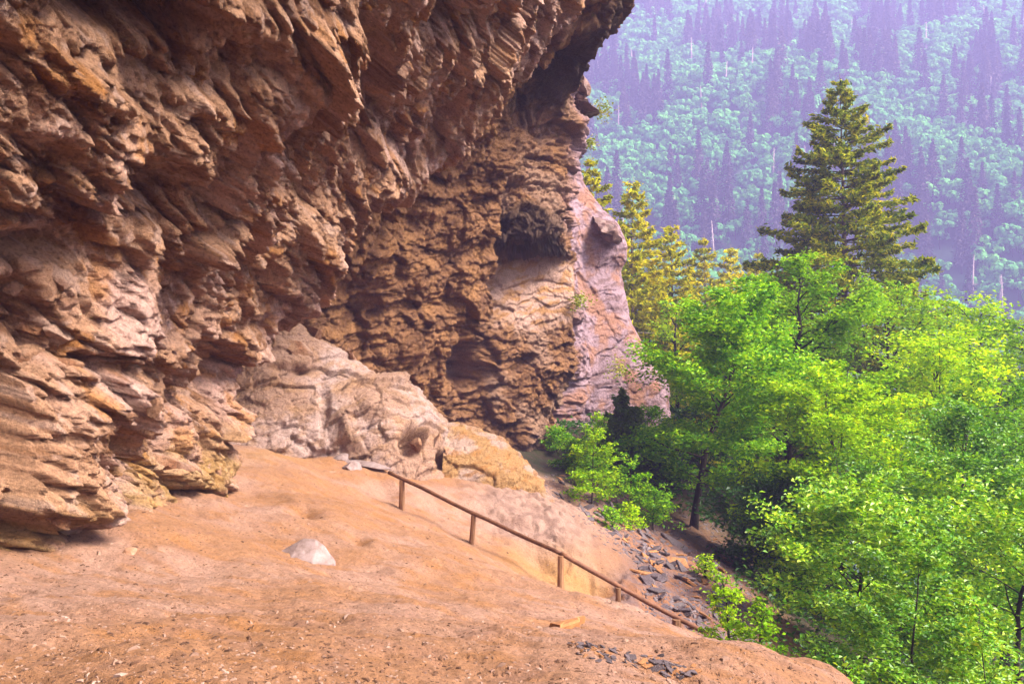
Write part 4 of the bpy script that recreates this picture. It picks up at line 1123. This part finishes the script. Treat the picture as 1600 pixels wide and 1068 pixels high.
def forest(pts, meshes, name, label, cat, group, rest, rest_label, hs=(0.8, 1.3)):
    o_ = np.argsort(pts[:, 1])
    pts = pts[o_]
    inside = (pts[:, 3] > 890) & (pts[:, 3] < 1600) & (pts[:, 4] > 0) & (pts[:, 4] < 500)
    idx = np.where(inside)[0][:290]
    chosen = set(idx.tolist())
    src, rest_rows = {}, []
    for i, p in enumerate(pts):
        k = rng.integers(len(meshes)); s = rng.uniform(*hs); rz = rng.uniform(0, 6.28)
        if i in chosen:
            hi_ = 'high on' if p[1] > 430 else 'low on'
            mix_ = float(pat(p[:1], p[1:2])[0]) > 0.12
            q_ = (s - hs[0]) / (hs[1] - hs[0])
            build_tree(name, meshes[k], None, None, p[0], p[1], p[2], label(0 if q_ < 0.33 else 1 if q_ < 0.67 else 2, hi_, mix_), cat, group, rz, sc=s)
            src.setdefault(k, col.objects[-1])
        else:
            rest_rows.append((p[0], p[1], p[2], s, rz, k))
    rows = np.array(rest_rows)
    me = bpy.data.meshes.new(rest)
    me.vertices.add(len(rows)); me.vertices.foreach_set('co', np.ascontiguousarray(rows[:, :3], np.float32).ravel())
    for nm, c in (('size', 3), ('turn', 4), ('variant', 5)):
        me.attributes.new(nm, 'FLOAT', 'POINT').data.foreach_set('value', np.ascontiguousarray(rows[:, c], np.float32))
    o = link(rest, me, kind='stuff', label=rest_label, category='forest')
    ng = bpy.data.node_groups.new(rest, 'GeometryNodeTree')
    ng.interface.new_socket('Geometry', in_out='INPUT', socket_type='NodeSocketGeometry'); ng.interface.new_socket('Geometry', in_out='OUTPUT', socket_type='NodeSocketGeometry')
    N_, L_ = ng.nodes, ng.links
    gi, go, jn = N_.new('NodeGroupInput'), N_.new('NodeGroupOutput'), N_.new('GeometryNodeJoinGeometry')
    def attr(nm):
        t = N_.new('GeometryNodeInputNamedAttribute'); t.data_type = 'FLOAT'; t.inputs['Name'].default_value = nm
        return t.outputs[0]
    cx = N_.new('ShaderNodeCombineXYZ'); L_.new(attr('turn'), cx.inputs[2])
    e2r = N_.new('FunctionNodeEulerToRotation'); L_.new(cx.outputs[0], e2r.inputs[0])
    for k, ob in src.items():
        cmp_ = N_.new('FunctionNodeCompare'); cmp_.data_type = 'FLOAT'; cmp_.operation = 'EQUAL'
        L_.new(attr('variant'), cmp_.inputs[0]); cmp_.inputs[1].default_value = float(k)
        oi_ = N_.new('GeometryNodeObjectInfo'); oi_.transform_space = 'ORIGINAL'; oi_.inputs['Object'].default_value = ob
        ip = N_.new('GeometryNodeInstanceOnPoints')
        L_.new(gi.outputs[0], ip.inputs['Points']); L_.new(cmp_.outputs[0], ip.inputs['Selection']); L_.new(oi_.outputs['Geometry'], ip.inputs['Instance'])
        L_.new(e2r.outputs[0], ip.inputs['Rotation']); L_.new(attr('size'), ip.inputs['Scale']); L_.new(ip.outputs[0], jn.inputs[0])
    L_.new(jn.outputs[0], go.inputs[0])
    md = o.modifiers.new('forest', 'NODES'); md.node_group = ng
forest(pc, fc_, 'mountain_conifer', lambda q, h, m: f"{('short', 'middling', 'tall')[q]} dark violet conifer spire {'in a dense conifer stand' if m else 'among pale broadleaf crowns'} {h} the hazy mountainside", 'conifer', 'conifers on the mountainside', 'conifer_forest', 'dark conifers massed high on the hazy mountainside', (0.95, 1.5))
forest(pb, fb, 'mountain_broadleaf', lambda q, h, m: f"{('small', 'middling', 'large')[q]} rounded pale green tree crown {'beside dark conifers' if m else 'in unbroken broadleaf woods'} {h} the hazy mountainside", 'tree', 'broadleaf trees on the mountainside', 'broadleaf_forest', 'pale green broadleaf woods covering the hazy mountainside', (0.65, 1.1))
for i, p in enumerate(ps_[:90]):
    o = link('dead_tree', sn[i % 3], loc=tuple(p[:3]), label='bare pinkish grey dead tree standing on the hazy mountainside', category='dead tree', group='dead trees on the mountainside')
    o.rotation_euler = (rng.normal(0, 0.06), rng.normal(0, 0.06), rng.uniform(0, 6.28)); o.scale = (rng.uniform(0.8, 1.15),) * 3

# ------------------------------------------------------------------ the air between the cliff and the mountain
vz_lo, vz_hi = float(vz.min()), float(vz.max())
hz = bpy.data.materials.new('valley_haze'); hz.use_nodes = True
n, l = hz.node_tree.nodes, hz.node_tree.links
n.clear()
pv = n.new('ShaderNodeVolumePrincipled'); out = n.new('ShaderNodeOutputMaterial')
pv.inputs['Color'].default_value = (0.54, 0.48, 1.0, 1)
pv.inputs['Density'].default_value = HAZE
pv.inputs['Anisotropy'].default_value = 0.0
l.new(pv.outputs[0], out.inputs['Volume'])
lo = (-1150.0, -330.0, vz_lo - 1.0); hi = (1150.0, 1020.0, vz_hi + 30.0)
V_ = np.array([[x, y, z] for x in (lo[0], hi[0]) for y in (lo[1], hi[1]) for z in (lo[2], hi[2])])
link('haze', mesh_np('haze', V_, np.array([(0, 1, 3, 2), (4, 6, 7, 5), (0, 4, 5, 1), (2, 3, 7, 6), (0, 2, 6, 4), (1, 5, 7, 3)]), hz, False), kind='stuff', label='thin lilac haze filling the valley air', category='haze')
